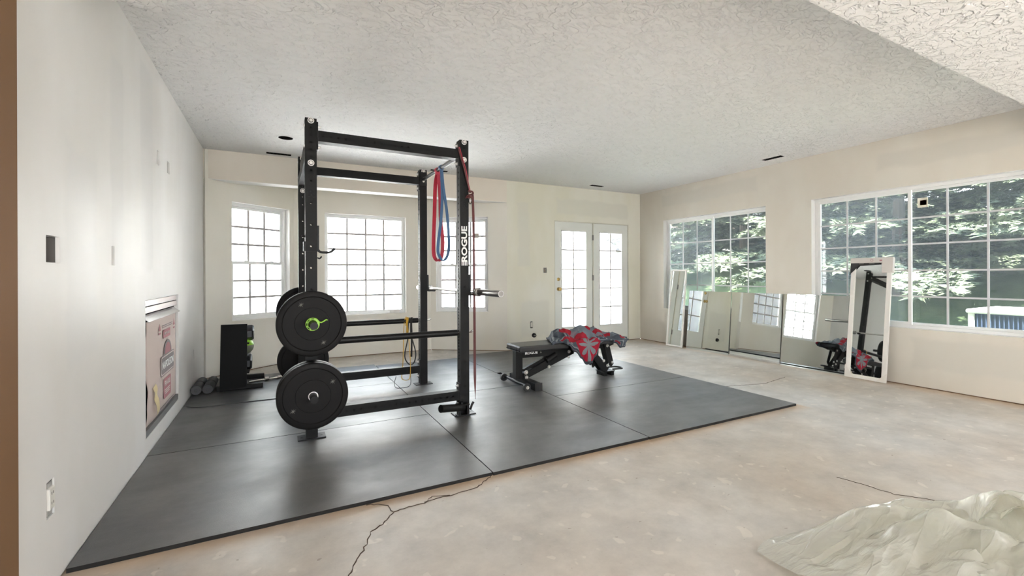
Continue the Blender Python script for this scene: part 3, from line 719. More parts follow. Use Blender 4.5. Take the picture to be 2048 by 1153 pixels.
nT = len(tl); m.ribbon(tl, [Vector((1, .2*math.sin(i*.3), 0)) for i in range(nT)], [(.021 if i < nT*.68 else max(.003, .021-(i-nT*.68)/(nT*.32)*.028)) for i in range(nT)], .005); sub(m, 'tail', [M_darkred], tb)
yb_ = thing('resistance_band', (1.185, YR, .716), 'thin yellow band draped over the far safety pipe', 'resistance band')
bandpart(yb_, 'loop', [(-2, 0, -5), (-4, 20, -7), (-6, 90, -7), (-8, 110, -8), (-6, 118, -12), (4, 120, -14), (9, 112, -10), (8, 70, -7), (3, 12, -6), (-1, -1, -4), (-1, 0, 5), (-2, 30, 7)], .0052, M_yellow, .007, .003)
bandpart(yb_, 'strap', [(1, 14, -6.5), (3, 2, -6), (2, -2, 0), (1, 6, 6), (0, 30, 6)], .0052, M_yellow, .022, .003, RV)
kb = thing('resistance_band', (1.225, YR, .716), 'black band with a teardrop loop draped over the far safety pipe', 'resistance band')
bandpart(kb, 'loop', [(-1, -1, 0), (-2, 4, -6), (-4, 40, -6.5), (-9, 65, -7), (-9, 80, -7), (-1, 91, -7), (8, 88, -7), (12, 70, -7), (7, 48, -7), (2, 30, -6.5), (2, 4, -6), (1, -1, 0)], .0052, M_black, .010, .006)
bandpart(kb, 'strap', [(3, -1, 3), (3, -1, -3), (3, 6, -6), (4, 40, -6.5), (3, 76, -6)], .0052, M_black, .018, .006, RV)
m = MB(); m.tube(smooth_path([(1.08, 4.66, .12), (1.055, 4.63, .06), (1.06, 4.58, MT+.006), (1.12, 4.55, MT+.004), (1.19, 4.58, MT+.004), (1.225, 4.63, .05), (1.23, 4.66, .13)]), .003, 6); 
tag(m.build('cord', [M_black], loc=(1.15, 4.6, MT)), 'thin black cord loop lying on the mat under the far safety pipe', 'cord')

# ------------------------------------------------------------------ adjustable bench
YB = 4.07
bench = thing('weight_bench', (2.8, YB, MT), 'black adjustable weight bench with padded seat standing behind the rack', 'weight bench')
m = MB(); m.box((2.13, YB-.15, .385), (2.72, YB+.15, .447)); sub(m, 'seat', [M_pvc], bench, bevel=.014, seg=3)
m = MB(); m.box((2.13+.0, YB-.152, .400), (2.128, YB+.152, .405)); 
for q in (-.075, .045): m.box((2.1285, YB+q, .392), (2.1305, YB+q+.003, .440))
sub(m, 'seam', [M_dark], bench)
m = MB(); m.box((2.76, YB-.15, .395), (3.44, YB+.15, .452)); sub(m, 'backrest', [M_pvc], bench, bevel=.014, seg=3)
yb0, yb1 = YB-.038, YB+.038
m = MB(); m.box((2.145, yb0, .094), (2.222, yb1, .384)); sub(m, 'front_post', [M_steel], bench, bevel=.003)
m = MB(); m.prism([(2.223, .383), (2.223, .310), (2.62, .305), (2.47, .245), (2.30, .175), (2.235, .150), (2.235, .094), (2.27, .094), (2.50, .175), (2.86, .305), (2.86, .383)], (0, yb0, 0), (1, 0, 0), (0, 0, 1), (0, .076, 0)); sub(m, 'main_frame', [M_steel], bench, bevel=.002)
m = MB(); m.box((2.235, YB-.27, MT+.001), (2.31, YB+.27, .094)); o = sub(m, 'front_foot', [M_steel], bench, bevel=.004)
for s in (-1, 1): sub(MB().box((2.230, YB+s*.27-.004, MT+.0005), (2.315, YB+s*.27+.004, .098)), 'end_cap', [M_black], o, bevel=.003)
m = MB(); m.cyl((2.165, YB-.25, .072), (2.165, YB+.25, .072), .014, n=14); o = sub(m, 'wheel_axle', [M_steel2], bench, smooth=True)
for s in (-1, 1):
    m = MB(); y_ = YB+s*.25; m.lathe((2.150, y_-s*.018, .066), (0, s, 0), [(.012, 0), (.034, 0), (.0395, .006), (.0395, .030), (.034, .036), (.012, .036)], 28); sub(m, 'wheel', [M_black], o, smooth=True)
    m = MB(); bolt(m, (2.150, y_+s*.018, .066), (0, s, 0), .016); sub(m, 'wheel_bolt', [M_zinc], o)
m = MB(); m.tube([(2.24, YB+.13, .34), (2.33, YB+.13, .20), (2.165, YB+.13, .08)], .004, 6)
# telescoping seat strut
m = MB(); m.prism([(2.245, .165), (2.245, .19), (2.55, .315), (2.62, .315), (2.62, .29)], (0, YB-.015, 0), (1, 0, 0), (0, 0, 1), (0, .03, 0)); m.cyl((2.50, YB-.045, .26), (2.62, YB-.045, .315), .03, n=16); sub(m, 'seat_strut', [M_steel2], bench, bevel=.001)
for x, z, r in ((2.262, .160, .021), (2.268, .108, .018), (2.54, .190, .017), (2.795, .330, .018), (2.79, .27, .014)):
    m = MB(); bolt(m, (x, yb0, z), (0, -1, 0), r); sub(m, 'bolt_head', [M_zinc], bench, smooth=True)
for y_ in (YB-.045, YB+.037):
    m = MB(); m.prism([(3.00, .365), (3.06, .385), (3.34, .105), (3.31, .07), (3.245, .07)], (0, y_, 0), (1, 0, 0), (0, 0, 1), (0, .008, 0)); sub(m, 'rear_link', [M_steel2], bench, bevel=.001)
    m = MB(); m.prism([(3.26, .385), (3.33, .390), (3.40, .15), (3.37, .115), (3.335, .13)], (0, y_-.009, 0), (1, 0, 0), (0, 0, 1), (0, .008, 0)); sub(m, 'rear_link', [M_steel2], bench, bevel=.001)
m = MB(); m.prism([(2.86, .385), (2.86, .33), (3.30, .33), (3.42, .36), (3.42, .394)], (0, YB-.03, 0), (1, 0, 0), (0, 0, 1), (0, .06, 0))
lad = [(2.93, .33), (3.16, .33), (3.30, .12), (3.25, .12)]
z_ = .33; saw = [(3.02, .33)]
for i in range(5): saw += [(3.02+i*.042+.004, .30-i*.036), (3.02+i*.042+.034, .315-i*.036)]
m.prism([(2.96, .33)]+[(2.96+i*.036+(.022 if j else 0), .265-i*.03+(.018 if j else 0)) for i in range(6) for j in (0, 1)]+[(3.20, .14), (3.22, .33)], (0, YB-.012, 0), (1, 0, 0), (0, 0, 1), (0, .024, 0))
sub(m, 'ladder', [M_steel2], bench, bevel=.001)
for x, z, r in ((3.305, .358, .017), (3.262, .190, .016), (3.305, .135, .016), (3.375, .165, .015)):
    m = MB(); bolt(m, (x, YB-.056 if x != 3.262 else YB-.047, z), (0, -1, 0), r); sub(m, 'bolt_head', [M_zinc], bench, smooth=True)
m = MB(); m.box((3.24, YB-.075, .062), (3.40, YB+.075, .072)); m.box((3.25, YB-.07, MT+.001), (3.29, YB+.07, .062)); m.box((3.35, YB-.07, MT+.001), (3.39, YB+.07, .062)); sub(m, 'rear_foot', [M_steel2], bench, bevel=.002)
m = MB(); m.tube(smooth_path([(3.38, YB-.06, .085), (3.46, YB-.06, .083), (3.52, YB-.055, .080), (3.545, YB, .08), (3.52, YB+.055, .08), (3.46, YB+.06, .083), (3.38, YB+.06, .085)]), .010, 10); sub(m, 'rear_handle', [M_steel2], bench, smooth=True)
text('ROGUE', 'brand_lettering', M_white, bench, frame((2.325, yb0-.0008, .354), (1, 0, 0), (0, 0, 1), (0, -1, 0)), .036, bold=.0012, sx=1.25)
m = MB(); m.prism([(0, 0), (.022, 0), (.018, .008), (.012, .011), (.012, .02), (.006, .02), (.008, .010)], (2.428, yb0-.0004, .346), (1, 0, 0), (0, 0, 1), (0, -.0008, 0)); sub(m, 'emblem', [M_mark], bench)

# ------------------------------------------------------------------ blanket over the bench
def interp(tab, x):
    if x <= tab[0][0]: return tab[0][1:]
    for a, b in zip(tab, tab[1:]):
        if x <= b[0]:
            t = (x-a[0])/(b[0]-a[0]); t = t*t*(3-2*t); return [p+(q-p)*t for p, q in zip(a[1:], b[1:])]
    return tab[-1][1:]
#       x      back z, top z, front edge z, lower z, lower y
TB = [(2.50, .458, .462, .458, .455, 3.915), (2.515, .46, .50, .47, .455, 3.91), (2.545, .46, .548, .49, .452, 3.905), (2.62, .46, .575, .50, .450, 3.90), (2.68, .45, .560, .49, .425, 3.89), (2.76, .42, .562, .478, .350, 3.885), (2.84, .40, .575, .475, .275, 3.88),
      (2.91, .38, .592, .475, .205, 3.885), (2.98, .36, .600, .475, .212, 3.89), (3.05, .36, .585, .47, .275, 3.895), (3.085, .36, .57, .468, .32, 3.90), (3.11, .36, .56, .466, .415, 3.905),
      (3.18, .37, .545, .464, .430, 3.905), (3.26, .38, .525, .462, .430, 3.905), (3.32, .38, .51, .462, .400, 3.90), (3.37, .38, .495, .460, .345, 3.89), (3.43, .39, .48, .458, .350, 3.89), (3.475, .41, .462, .450, .395, 3.90), (3.50, .43, .452, .445, .430, 3.905)]
NU, NV = 150, 70
vs, uv = [], []
for i in range(NU+1):
    u = i/NU; x = 2.50+u*1.0
    zb, zt, ze, zl, yl = interp(TB, x)
    sec = [(YB+.185, zb), (YB+.165, max(zb, .44)+.01), (YB+.08, zt*.55+.46*.45), (YB-.01, zt), (YB-.09, zt*.55+ze*.45), (YB-.157, ze), (yl-.004, ze-.02), (yl-.012, (ze+zl)/2), (yl, zl)]
    ps = smooth_path([(0, a, b) for a, b in sec], 9)
    for j in range(NV+1):
        f_ = j/NV*(len(ps)-1); k0 = int(f_); k1 = min(k0+1, len(ps)-1); p = ps[k0].lerp(ps[k1], f_-k0)
        nz = noise.fractal(Vector((x*5, p.y*6, p.z*4)), .8, 2.0, 3)
        fold = (abs(math.sin((x*.8+p.y*2.2)*12+nz*3))-.6)*.030+math.sin((x*1.6-p.z)*17)*.009
        edge = min(1, min(i, NU-i)/6)
        top = 1 if p.z > .46 else .35
        dz = (nz*.016+fold)*top*edge
        zz = p.z+dz if p.z > .46 else p.z
        if p.y > YB-.158 and p.y < YB+.155: zz = max(zz, .458)
        yy = p.y-(abs(nz)*.016+fold*.5 if p.y < YB-.15 else 0)
        vs.append((x+nz*.006+max(0, p.y-3.92)*.42*(1-u)**3, min(yy, p.y), zz)); uv.append((u*1.0, j/NV*.75))
me = bpy.data.meshes.new('blanket'); fs = [(i*(NV+1)+j, (i+1)*(NV+1)+j, (i+1)*(NV+1)+j+1, i*(NV+1)+j+1) for i in range(NU) for j in range(NV)]
o0 = Vector((3.0, YB, .46)); me.from_pydata([tuple(Vector(v)-o0) for v in vs], [], fs)
ul = me.uv_layers.new(name='uv')
for lp in me.loops: ul.data[lp.index].uv = uv[lp.vertex_index]
for p in me.polygons: p.use_smooth = True
M_blk = mat('woven_blanket', (.2, .2, .2), .85, spec=.2)
def blanket_nodes(m):
    t = nd(m, 'ShaderNodeUVMap'); t.uv_map = 'uv'
    def mapv(loc, sc_=(1, 1, 1), rot=0):
        p = nd(m, 'ShaderNodeMapping'); p.inputs['Location'].default_value = (*loc, 0); p.inputs['Scale'].default_value = sc_; p.inputs['Rotation'].default_value = (0, 0, rot); lk(m, t.outputs[0], p.inputs[0]); return p.outputs[0]
    s = nd(m, 'ShaderNodeSeparateXYZ'); lk(m, mapv((-.44, -.60)), s.inputs[0])
    ang = mth(m, 'ARCTAN2', s.outputs[1], s.outputs[0]); rad = mth(m, 'SQRT', mth(m, 'ADD', mth(m, 'MULTIPLY', s.outputs[0], s.outputs[0]), mth(m, 'MULTIPLY', s.outputs[1], s.outputs[1])))
    pet = mth(m, 'ABSOLUTE', mth(m, 'COSINE', mth(m, 'MULTIPLY', ang, 4)))
    lim = mth(m, 'ADD', .02, mth(m, 'MULTIPLY', mth(m, 'POWER', pet, 1.3), .12)); star = mth(m, 'LESS_THAN', rad, lim); disk = mth(m, 'LESS_THAN', rad, .165)
    v = nd(m, 'ShaderNodeTexVoronoi', distance='MANHATTAN'); v.inputs['Scale'].default_value = 4.0; v.inputs['Randomness'].default_value = .35; lk(m, mapv((.1, .03), (1, 1, 1), .75), v.inputs['Vector'])
    wv = mth(m, 'FRACT', mth(m, 'MULTIPLY', v.outputs['Distance'], 9))
    cr_ = ramp(m, v.outputs['Distance'], [(0, (.27, .012, .022)), (.36, (.27, .012, .022)), (.38, (.13, .155, .175)), (.46, (.045, .055, .07)), (.56, (.20, .215, .225)), (.70, (.06, .07, .085))], 'CONSTANT')
    c = mixc(m, mth(m, 'MULTIPLY', mth(m, 'LESS_THAN', wv, .22), .75), cr_, (.05, .06, .075))
    v2 = nd(m, 'ShaderNodeTexVoronoi'); v2.inputs['Scale'].default_value = 2.6; lk(m, mapv((.3, .2)), v2.inputs['Vector'])
    big = mth(m, 'GREATER_THAN', nd_sep(m, v2.outputs['Color']), .72)
    c = mixc(m, mth(m, 'MULTIPLY', big, .8), c, (.15, .175, .20))
    s0 = nd(m, 'ShaderNodeSeparateXYZ'); lk(m, mapv((0, 0)), s0.inputs[0])
    wob = mth(m, 'MULTIPLY', mth(m, 'SUBTRACT', ntex(m, t.outputs[0], 14, 2), .5), .5)
    for (a, b, ra, rb) in ((.21, .33, .085, .045), (.70, .36, .13, .035), (.20, .52, .10, .07), (.37, .43, .085, .028), (.52, .30, .06, .03), (.93, .45, .04, .06)):
        e = mth(m, 'ADD', mth(m, 'POWER', mth(m, 'ABSOLUTE', mth(m, 'DIVIDE', mth(m, 'SUBTRACT', s0.outputs[0], a), ra)), 2), mth(m, 'POWER', mth(m, 'ABSOLUTE', mth(m, 'DIVIDE', mth(m, 'SUBTRACT', s0.outputs[1], b), rb)), 2))
        c = mixc(m, mth(m, 'LESS_THAN', mth(m, 'ADD', e, wob), 1), c, (.27, .014, .024))
    c = mixc(m, disk, c, (.28, .012, .026)); c = mixc(m, star, c, (.17, .18, .19))
    c = mixc(m, mth(m, 'GREATER_THAN', s0.outputs[1], .722), c, (.05, .055, .065))
    lk(m, c, P(m).inputs['Base Color']); bump(m, ntex(m, t.outputs[0], 260, 2), .3, .002)
def nd_sep(m, colsock):
    s = nd(m, 'ShaderNodeSeparateXYZ'); lk(m, colsock, s.inputs[0]); return s.outputs[0]
blanket_nodes(M_blk); me.materials.append(M_blk)
bl = bpy.data.objects.new('blanket', me); COL.objects.link(bl); bl.location = o0
sm = bl.modifiers.new('thick', 'SOLIDIFY'); sm.thickness = .006; sm.offset = 1
tag(bl, 'crumpled red and slate patterned blanket thrown over the bench backrest', 'blanket')

# ------------------------------------------------------------------ dumbbell rack in the far left corner
DZ = FT+.0003
dr = thing('dumbbell_rack', (-.39, 5.47, DZ), 'black dumbbell rack seen end-on in the far left corner', 'dumbbell rack')
M_rackp = mat('rack_panel', (.007, .007, .0065), .6, spec=.15)
for y_, pl in ((5.21, [(-.505, DZ+.001), (-.275, DZ+.03), (-.268, .682), (-.492, .684)]), (5.72, [(-.505, DZ+.001), (-.30, DZ+.03), (-.345, .60), (-.492, .61)])):
    m = MB(); m.prism(pl, (0, y_, 0), (1, 0, 0), (0, 0, 1), (0, .012, 0)); sub(m, 'side_panel', [M_rackp], dr, bevel=.001)
for z in (.185, .345, .478):
    m = MB(); m.prism([(-.49, z+.03), (-.255, z), (-.255, z+.012), (-.49, z+.042)], (0, 5.223, 0), (1, 0, 0), (0, 0, 1), (0, .496, 0)); sub(m, 'shelf', [M_rackp], dr)
for y_ in (5.245, 5.735):
    m = MB(); m.box((-.535, y_, DZ), (-.135, y_+.05, DZ+.045)); sub(m, 'leg', [M_steel2], dr, bevel=.004)
def hexbell(y_, z, x0, R, label):
    t = thing('dumbbell', (x0, y_, z), label, 'dumbbell', 'hex dumbbells on the corner rack')
    for a, b in ((x0, x0+.075), (x0-.175, x0-.10)):
        m = MB()
        for (xa_, xb_, ra, rb_) in ((a, a+.014, R*.80, R), (a+.014, b-.014, R, R), (b-.014, b, R, R*.80)):
            vs_ = []
            for x_, rr in ((xa_, ra), (xb_, rb_)):
                vs_ += [(x_, y_+rr*math.cos(PI/6+q*PI/3), z+rr*math.sin(PI/6+q*PI/3)) for q in range(6)]
            m.add(vs_, [(q, (q+1) % 6, 6+(q+1) % 6, 6+q) for q in range(6)]+[(5, 4, 3, 2, 1, 0), (6, 7, 8, 9, 10, 11)])
        sub(m, 'head', [M_pvc], t, bevel=.004)
    m = MB(); m.cyl((x0-.101, y_, z), (x0+.001, y_, z), .015, n=16); sub(m, 'handle', [M_chrome], t, smooth=True)
hexbell(5.31, .575, -.290, .070, 'rubber hex dumbbell on the top shelf of the corner rack')
hexbell(5.31, .275, -.308, .066, 'rubber hex dumbbell on the lowest shelf, under the green ball')
hexbell(5.50, .575, -.296, .070, 'rubber hex dumbbell farther back on the top shelf')
hexbell(5.50, .275, -.315, .066, 'rubber hex dumbbell farther back on the lowest shelf')
m = MB(); R_ = .084; m.lathe((-.300, 5.33, .447), (0, 0, 1), [(R_*math.sin(PI*q/20), -R_*math.cos(PI*q/20)) for q in range(21)], 36)
for i_, f_ in enumerate(m.f): m.m[i_] = 0 if sum(m.v[q][2] for q in f_)/len(f_) > .455 else 1
tag(m.build('medicine_ball', [M_green, mat('ball_grey', (.16, .17, .12), .6)], smooth=True, loc=(-.30, 5.33, .447)), 'green and dark medicine ball on the middle shelf of the corner rack', 'ball')
# foam rollers on the mat
for i_, (x_, lb) in enumerate(((-.692, 'grey foam roller with black ends lying against the left wall'), (-.598, 'grey foam roller beside the rack, right of its twin'))):
    t = thing('foam_roller', (x_, 5.40, FT+.046), lb, 'foam roller', 'foam rollers by the wall')
    m = MB(); m.lathe((x_, 5.19, FT+.046), (0, 1, 0), [(0, .004), (.018, .004), (.02, 0), (.041, 0), (.045, .004), (.045, .42), (.041, .425), (0, .425)], 32); sub(m, 'roller', [mat('roller_grey', (.06, .06, .063), .5)], t, smooth=True)
    m = MB(); m.lathe((x_, 5.39, FT+.046), (0, 1, 0), [(.0452, 0), (.046, .002), (.046, .05), (.0452, .052)], 32); sub(m, 'sleeve', [M_black], t, smooth=True)
t = thing('cable_handle', (-.1, 5.58, FT+.02), 'chrome bar with a thick collar lying behind the rack foot', 'handle')
m = MB(); m.cyl((-.27, 5.50, FT+.014), (.02, 5.60, FT+.016), .0115, n=14); sub(m, 'bar', [M_chrome], t, smooth=True)
m = MB(); m.cyl((-.125, 5.55, FT+.022), (-.09, 5.562, FT+.022), .021, n=18); sub(m, 'collar', [M_bar], t, smooth=True)
m = MB(); m.cyl((.0, 5.593, FT+.018), (.11, 5.63, FT+.018), .017, .008, n=16); sub(m, 'grip', [M_bar], t, smooth=True)

# ------------------------------------------------------------------ mirrors leaning on the right wall
def leaning(name, y0, y1, xb, xt, h, z0, label, cat, framew=0, th=.006, back=True, dy=0, group=None):
    """panel leaning on the right wall: y0 < y1, foot at x=xb, head at x=xt (both of the front face)"""
    root = thing(name, ((xb), (y0+y1)/2, z0), label, cat, group)
    up = Vector((xt-xb, 0, h)); ux = Vector((dy/(y1-y0), -1, 0)).normalized(); L = up.length; upn = up/L
    n = upn.cross(ux).normalized(); n = -n if n.x > 0 else n      # faces the room; dy turns the near end towards the wall
    P3 = lambda a, b, d: Vector((xb, y1, z0))+ux*a+upn*b-n*d        # a from far end, b up, d into the thickness
    W = y1-y0
    def slab(a0, a1, b0, b1, d0, d1):
        m = MB(); m.add([P3(a0, b0, d0), P3(a1, b0, d0), P3(a1, b1, d0), P3(a0, b1, d0), P3(a0, b0, d1), P3(a1, b0, d1), P3(a1, b1, d1), P3(a0, b1, d1)], [(0, 1, 2, 3), (7, 6, 5, 4), (0, 4, 5, 1), (1, 5, 6, 2), (2, 6, 7, 3), (3, 7, 4, 0)], 0); return m
    f = framew
    m = slab(f, W-f, f, L-f, 0, th); m.m = [0, 1, 1, 1, 1, 1]; sub(m, 'mirror_glass', [M_mirror, M_mirrorback], root)
    if f:
        for nm, q in (('frame_rail', (0, W, 0, f)), ('frame_rail', (0, W, L-f, L)), ('frame_stile', (0, f, f, L-f)), ('frame_stile', (W-f, W, f, L-f))):
            sub(slab(*q, -.012, .014), nm, [M_wframe], root, bevel=.003)
        sub(slab(f*.3, W-f*.3, f*.3, L-f*.3, .0145, .02), 'backing_board', [M_mirrorback], root)
    return root, slab, W, L, P3, n, upn
leaning('wall_mirror', 5.055, 5.375, 5.655, 5.772, 1.237, .002, 'narrow white-framed mirror leaning nearest the corner, below the smaller window', 'mirror', .024)
leaning('mirror_panel', 4.268, 5.015, 5.700, 5.779, .902, .002, 'frameless mirror panel leaning between the narrow framed mirror and the channel-edged panel', 'mirror', 0, group='frameless mirror panels on the right wall')
r2 = leaning('mirror_panel', 3.530, 4.258, 5.712, 5.779, .900, .004, 'frameless mirror panel with a metal channel along its foot, middle of the three', 'mirror', 0, dy=-.007, group='frameless mirror panels on the right wall')
sub(r2[1](-.004, r2[2]+.004, -.002, .022, -.006, .010), 'metal_channel', [M_chrome], r2[0])
leaning('mirror_panel', 2.775, 3.516, 5.697, 5.782, .903, .002, 'frameless mirror panel reflecting the bench, next to the tall framed mirror', 'mirror', 0, dy=.0075, group='frameless mirror panels on the right wall')
r3 = leaning('wall_mirror', 2.385, 2.768, 5.690, 5.846, 1.322, .002, 'tall white-framed mirror with card corner guards in front of the large window', 'mirror', .042, th=.006)
root, slab, W, L, P3, nn, upn = r3
M_blackcard = mat('black_card', (.02, .02, .02), .6)
def cg(poly, d0, d1, nm, mt):
    m = MB(); v0 = [P3(a, b, d0) for a, b in poly]; v1 = [P3(a, b, d1) for a, b in poly]; n_ = len(poly)
    m.add(v0+v1, [tuple(range(n_)), tuple(range(2*n_-1, n_-1, -1))]+[(i, (i+1) % n_, n_+(i+1) % n_, n_+i) for i in range(n_)]); return sub(m, nm, mt, root)
cg([(-.006, L-.17), (-.006, L-.04), (W*.72, L-.04), (W*.72, L-.062), (.075, L-.075), (.035, L-.125)], -.014, -.0165, 'card_header', [M_blackcard])
cg([(-.008, L-.045), (-.008, L+.012), (W+.006, L+.012), (W+.006, L-.045)], .016, -.020, 'card_sleeve', [M_cardtan])
cg([(W-.085, L-.155), (W-.085, L+.014), (W+.012, L+.014), (W+.012, L-.155)], .018, -.024, 'corner_guard', [M_cardtan])
cg([(-.006, -.0), (-.006, .14), (.06, .05), (.10, -.0)], -.013, -.0145, 'corner_wrap', [mat('plastic_wrap', (.70, .66, .60), .3)])
cg([(W+.006, 0), (W+.006, .10), (W-.05, .045), (W-.09, 0)], -.013, -.0145, 'corner_wrap', [bpy.data.materials['plastic_wrap']])
m = MB(); c0 = P3(W*.52, L-.018, -.0205); m.lathe(c0, nn, [(.011, 0), (.014, .0), (.014, .001), (.011, .001), (.011, 0)], 20); m.prism([(-.012, -.006), (.012, -.006), (.012, .006), (-.012, .006)], P3(W*.74, L-.02, -.0205), (0, -1, 0), upn, nn*.001)
sub(m, 'print', [mat('maroon_print', (.35, .12, .14), .6)], root)
for a_, b_, w_ in ((.10, .05, .045), (.20, .05, .05)):
    m = MB(); m.prism([(-w_/2, -.003), (w_/2, -.003), (w_/2, .003), (-w_/2, .003)], P3(a_, L-b_-.005, -.017), (0, -1, 0), upn, nn*.0006); sub(m, 'print', [M_mark], root)

# ------------------------------------------------------------------ fireplace insert behind cardboard
fp = thing('fireplace_insert', (-A-.05, 4.13, .125), 'fireplace opening in the left wall covered with a printed cardboard sheet', 'fireplace')
M_fpm = mat('fireplace_metal', (.42, .37, .35), .35, metal=.4)
m = MB()
m.box((-A-.50, 3.605, .13), (-A-.49, 4.66, 1.0)); m.box((-A-.49, 3.602, .128), (-A-.03, 3.606, 1.0)); m.box((-A-.49, 4.659, .128), (-A-.03, 4.663, 1.0)); m.box((-A-.49, 3.605, .127), (-A-.03, 4.66, .132)); m.box((-A-.49, 3.605, 1.000), (-A-.03, 4.66, 1.005))
sub(m, 'firebox', [M_dark], fp)
m = MB(); m.box((-A-.03, 3.607, .965), (-A-.012, 4.658, 1.004)); m.box((-A-.028, 3.607, .920), (-A-.010, 4.658, .960)); sub(m, 'top_louvre', [M_fpm], fp, bevel=.002)
m = MB(); m.prism([(0, 0), (.045, -.04), (.047, -.038), (.002, .003)], (-A-.035, 3.635, .905), (1, 0, 0), (0, 0, 1), (0, 1.04, 0)); sub(m, 'hood', [mat('bright_metal', (.62, .62, .62), .25, metal=.8)], fp)
m = MB(); m.box((-A-.022, 3.607, .128), (-A-.002, 4.66, .172)); sub(m, 'bottom_trim', [mat('fireplace_grey', (.17, .165, .16), .45, metal=.3)], fp)
# cardboard, slightly bowed, its near edge torn and standing off
m = MB(); ny, nz_ = 30, 24; vs_ = []
for i in range(ny+1):
    for j in range(nz_+1):
        u, v = i/ny, j/nz_; y_ = 3.675+u*(4.640-3.675)+(.010*math.sin(v*9)+.012*math.sin(v*23) if i == 0 else 0)-(.03*(1-v) if i < 3 else 0)*-.3; z_ = .178+v*(.862-.178+.015*u)
        bow = .012*math.sin(PI*u)*math.sin(PI*v)+.008*math.sin(v*6+u*2)*(1-u)
        vs_.append((-A-.020+bow+.010*(1-u)*v, y_, z_))
m.add(vs_, [(i*(nz_+1)+j, (i+1)*(nz_+1)+j, (i+1)*(nz_+1)+j+1, i*(nz_+1)+j+1) for i in range(ny) for j in range(nz_)])
cdb = sub(m, 'cardboard_sheet', [M_card], fp, smooth=True); s_ = cdb.modifiers.new('thick', 'SOLIDIFY'); s_.thickness = .004
M_pgrey = mat('grey_print', (.25, .22, .22), .8); M_pred = mat('red_print', (.43, .19, .20), .8); M_ppale = mat('pale_print', (.64, .55, .52), .8)
LX = -A-.0005
FW = lambda y, z, e=0: frame((LX+e, y, z), (0, 1, 0), (0, 0, 1), (1, 0, 0))
def pr(poly, y, z, mt, nm='print', e=.0):
    m = MB(); m.prism(poly, (LX+e, y, z), (0, 1, 0), (0, 0, 1), (.0008, 0, 0)); return sub(m, nm, [mt], cdb)
def rr(w_, h_, r_, n=5):
    out = []
    for cx, cy, a0 in ((w_/2-r_, h_/2-r_, 0), (-w_/2+r_, h_/2-r_, 90), (-w_/2+r_, -h_/2+r_, 180), (w_/2-r_, -h_/2+r_, 270)):
        out += [(cx+r_*math.cos(math.radians(a0+90*k_/n)), cy+r_*math.sin(math.radians(a0+90*k_/n))) for k_ in range(n+1)]
    return out
pr(rr(.46, .150, .03), 4.25, .505, M_pgrey, 'badge'); pr(rr(.44, .134, .024), 4.25, .505, M_ppale, 'badge', .0008); pr(rr(.42, .118, .02), 4.25, .505, M_pgrey, 'badge', .0016)
pr([(.13*math.cos(math.radians(a)), .10*math.sin(math.radians(a))) for a in range(0, 181, 12)], 4.25, .582, M_pgrey, 'badge', .0002); pr([(.10*math.cos(math.radians(a)), .08*math.sin(math.radians(a))) for a in range(0, 181, 12)], 4.25, .582, M_pred, 'badge', .0010)
text('NAPOLEON', 'lettering', M_white, cdb, FW(4.25, .505, .0026), .076, bold=.001, sx=.95)
pr(rr(.24, .062, .004), 4.22, .735, M_pred, 'red_label'); text('SAVE THIS BOX', 'lettering', M_ppale, cdb, FW(4.22, .735, .0012), .026)
pr(rr(.25, .15, .02), 4.23, .330, M_pred, 'red_label'); text('FRAGILE', 'lettering', M_ppale, cdb, FW(4.23, .362, .0014), .052, bold=.001); 
for q in range(3): pr(rr(.19-.02*q, .007, .002), 4.23, .318-.014*q, M_ppale, 'print', .0010)
for y_ in (3.99, 4.48):
    pr([(-.03, 0), (.03, 0), (.03, .012), (-.03, .012)], y_, .745, M_pred); pr([(-.032, 0), (.032, 0), (0, .05)], y_, .772, M_pred)
for q in range(2): pr(rr(.36, .005, .001), 4.24, .80-.014*q, M_pgrey)
for q in range(2): pr(rr(.5, .006, .001), 4.2, .215-.016*q, M_pgrey)
m = MB(); m.ribbon(smooth_path([(LX+.006, 3.80, .42), (LX+.012, 3.82, .385), (LX+.008, 3.83, .34), (LX+.016, 3.85, .29), (LX+.010, 3.90, .22)]), Vector((.2, 1, 1)), .045, .0012); sub(m, 'masking_tape', [mat('masking_tape', (.72, .60, .34), .6)], fp)

# ------------------------------------------------------------------ electrical openings
M_boxblue = mat('electrical_box', (.13, .12, .11), .6); M_drycut = mat('cut_drywall', (.42, .33, .28), .9)
def ebox(y0, y1, z0, z1, label, wires=True):
    t = thing('electrical_box', (-A-.03, (y0+y1)/2, (z0+z1)/2), label, 'electrical box')
    m = MB(); e = .0015; d0, d1 = -A-.012, -A-.085
    m.box((d1, y0+e, z0+e), (d1+.003, y1-e, z1-e)); m.box((d1, y0+e, z0+e), (d0, y0+e+.002, z1-e)); m.box((d1, y1-e-.002, z0+e), (d0, y1-e, z1-e)); m.box((d1, y0+e, z0+e), (d0, y1-e, z0+e+.002)); m.box((d1, y0+e, z1-e-.002), (d0, y1-e, z1-e))
    sub(m, 'box', [M_boxblue], t)
    if wires:
        cy_ = (y0+y1)/2; w_ = y1-y0
        for k_, (cc, r_) in enumerate((((.72, .45, .04), .004), ((.6, .58, .55), .002), ((.35, .04, .04), .002))):
            m = MB(); m.tube(smooth_path([(d1+.01, y0+w_*(.2+.1*k_), z1-.02), (d1+.04, y0+w_*(.35+.1*k_), (z0+z1)/2+.01), (d1+.05, y0+w_*(.25+.12*k_), (z0+z1)/2-.01), (d1+.02, y1-w_*(.15+.1*k_), z0+.02)]), r_, 6)
            sub(m, 'wire', [mat('wire', cc, .5)], t, smooth=True)
    return t
ebox(2.222, 2.337, 1.213, 1.313, 'wide electrical box in the near left wall showing yellow cable')
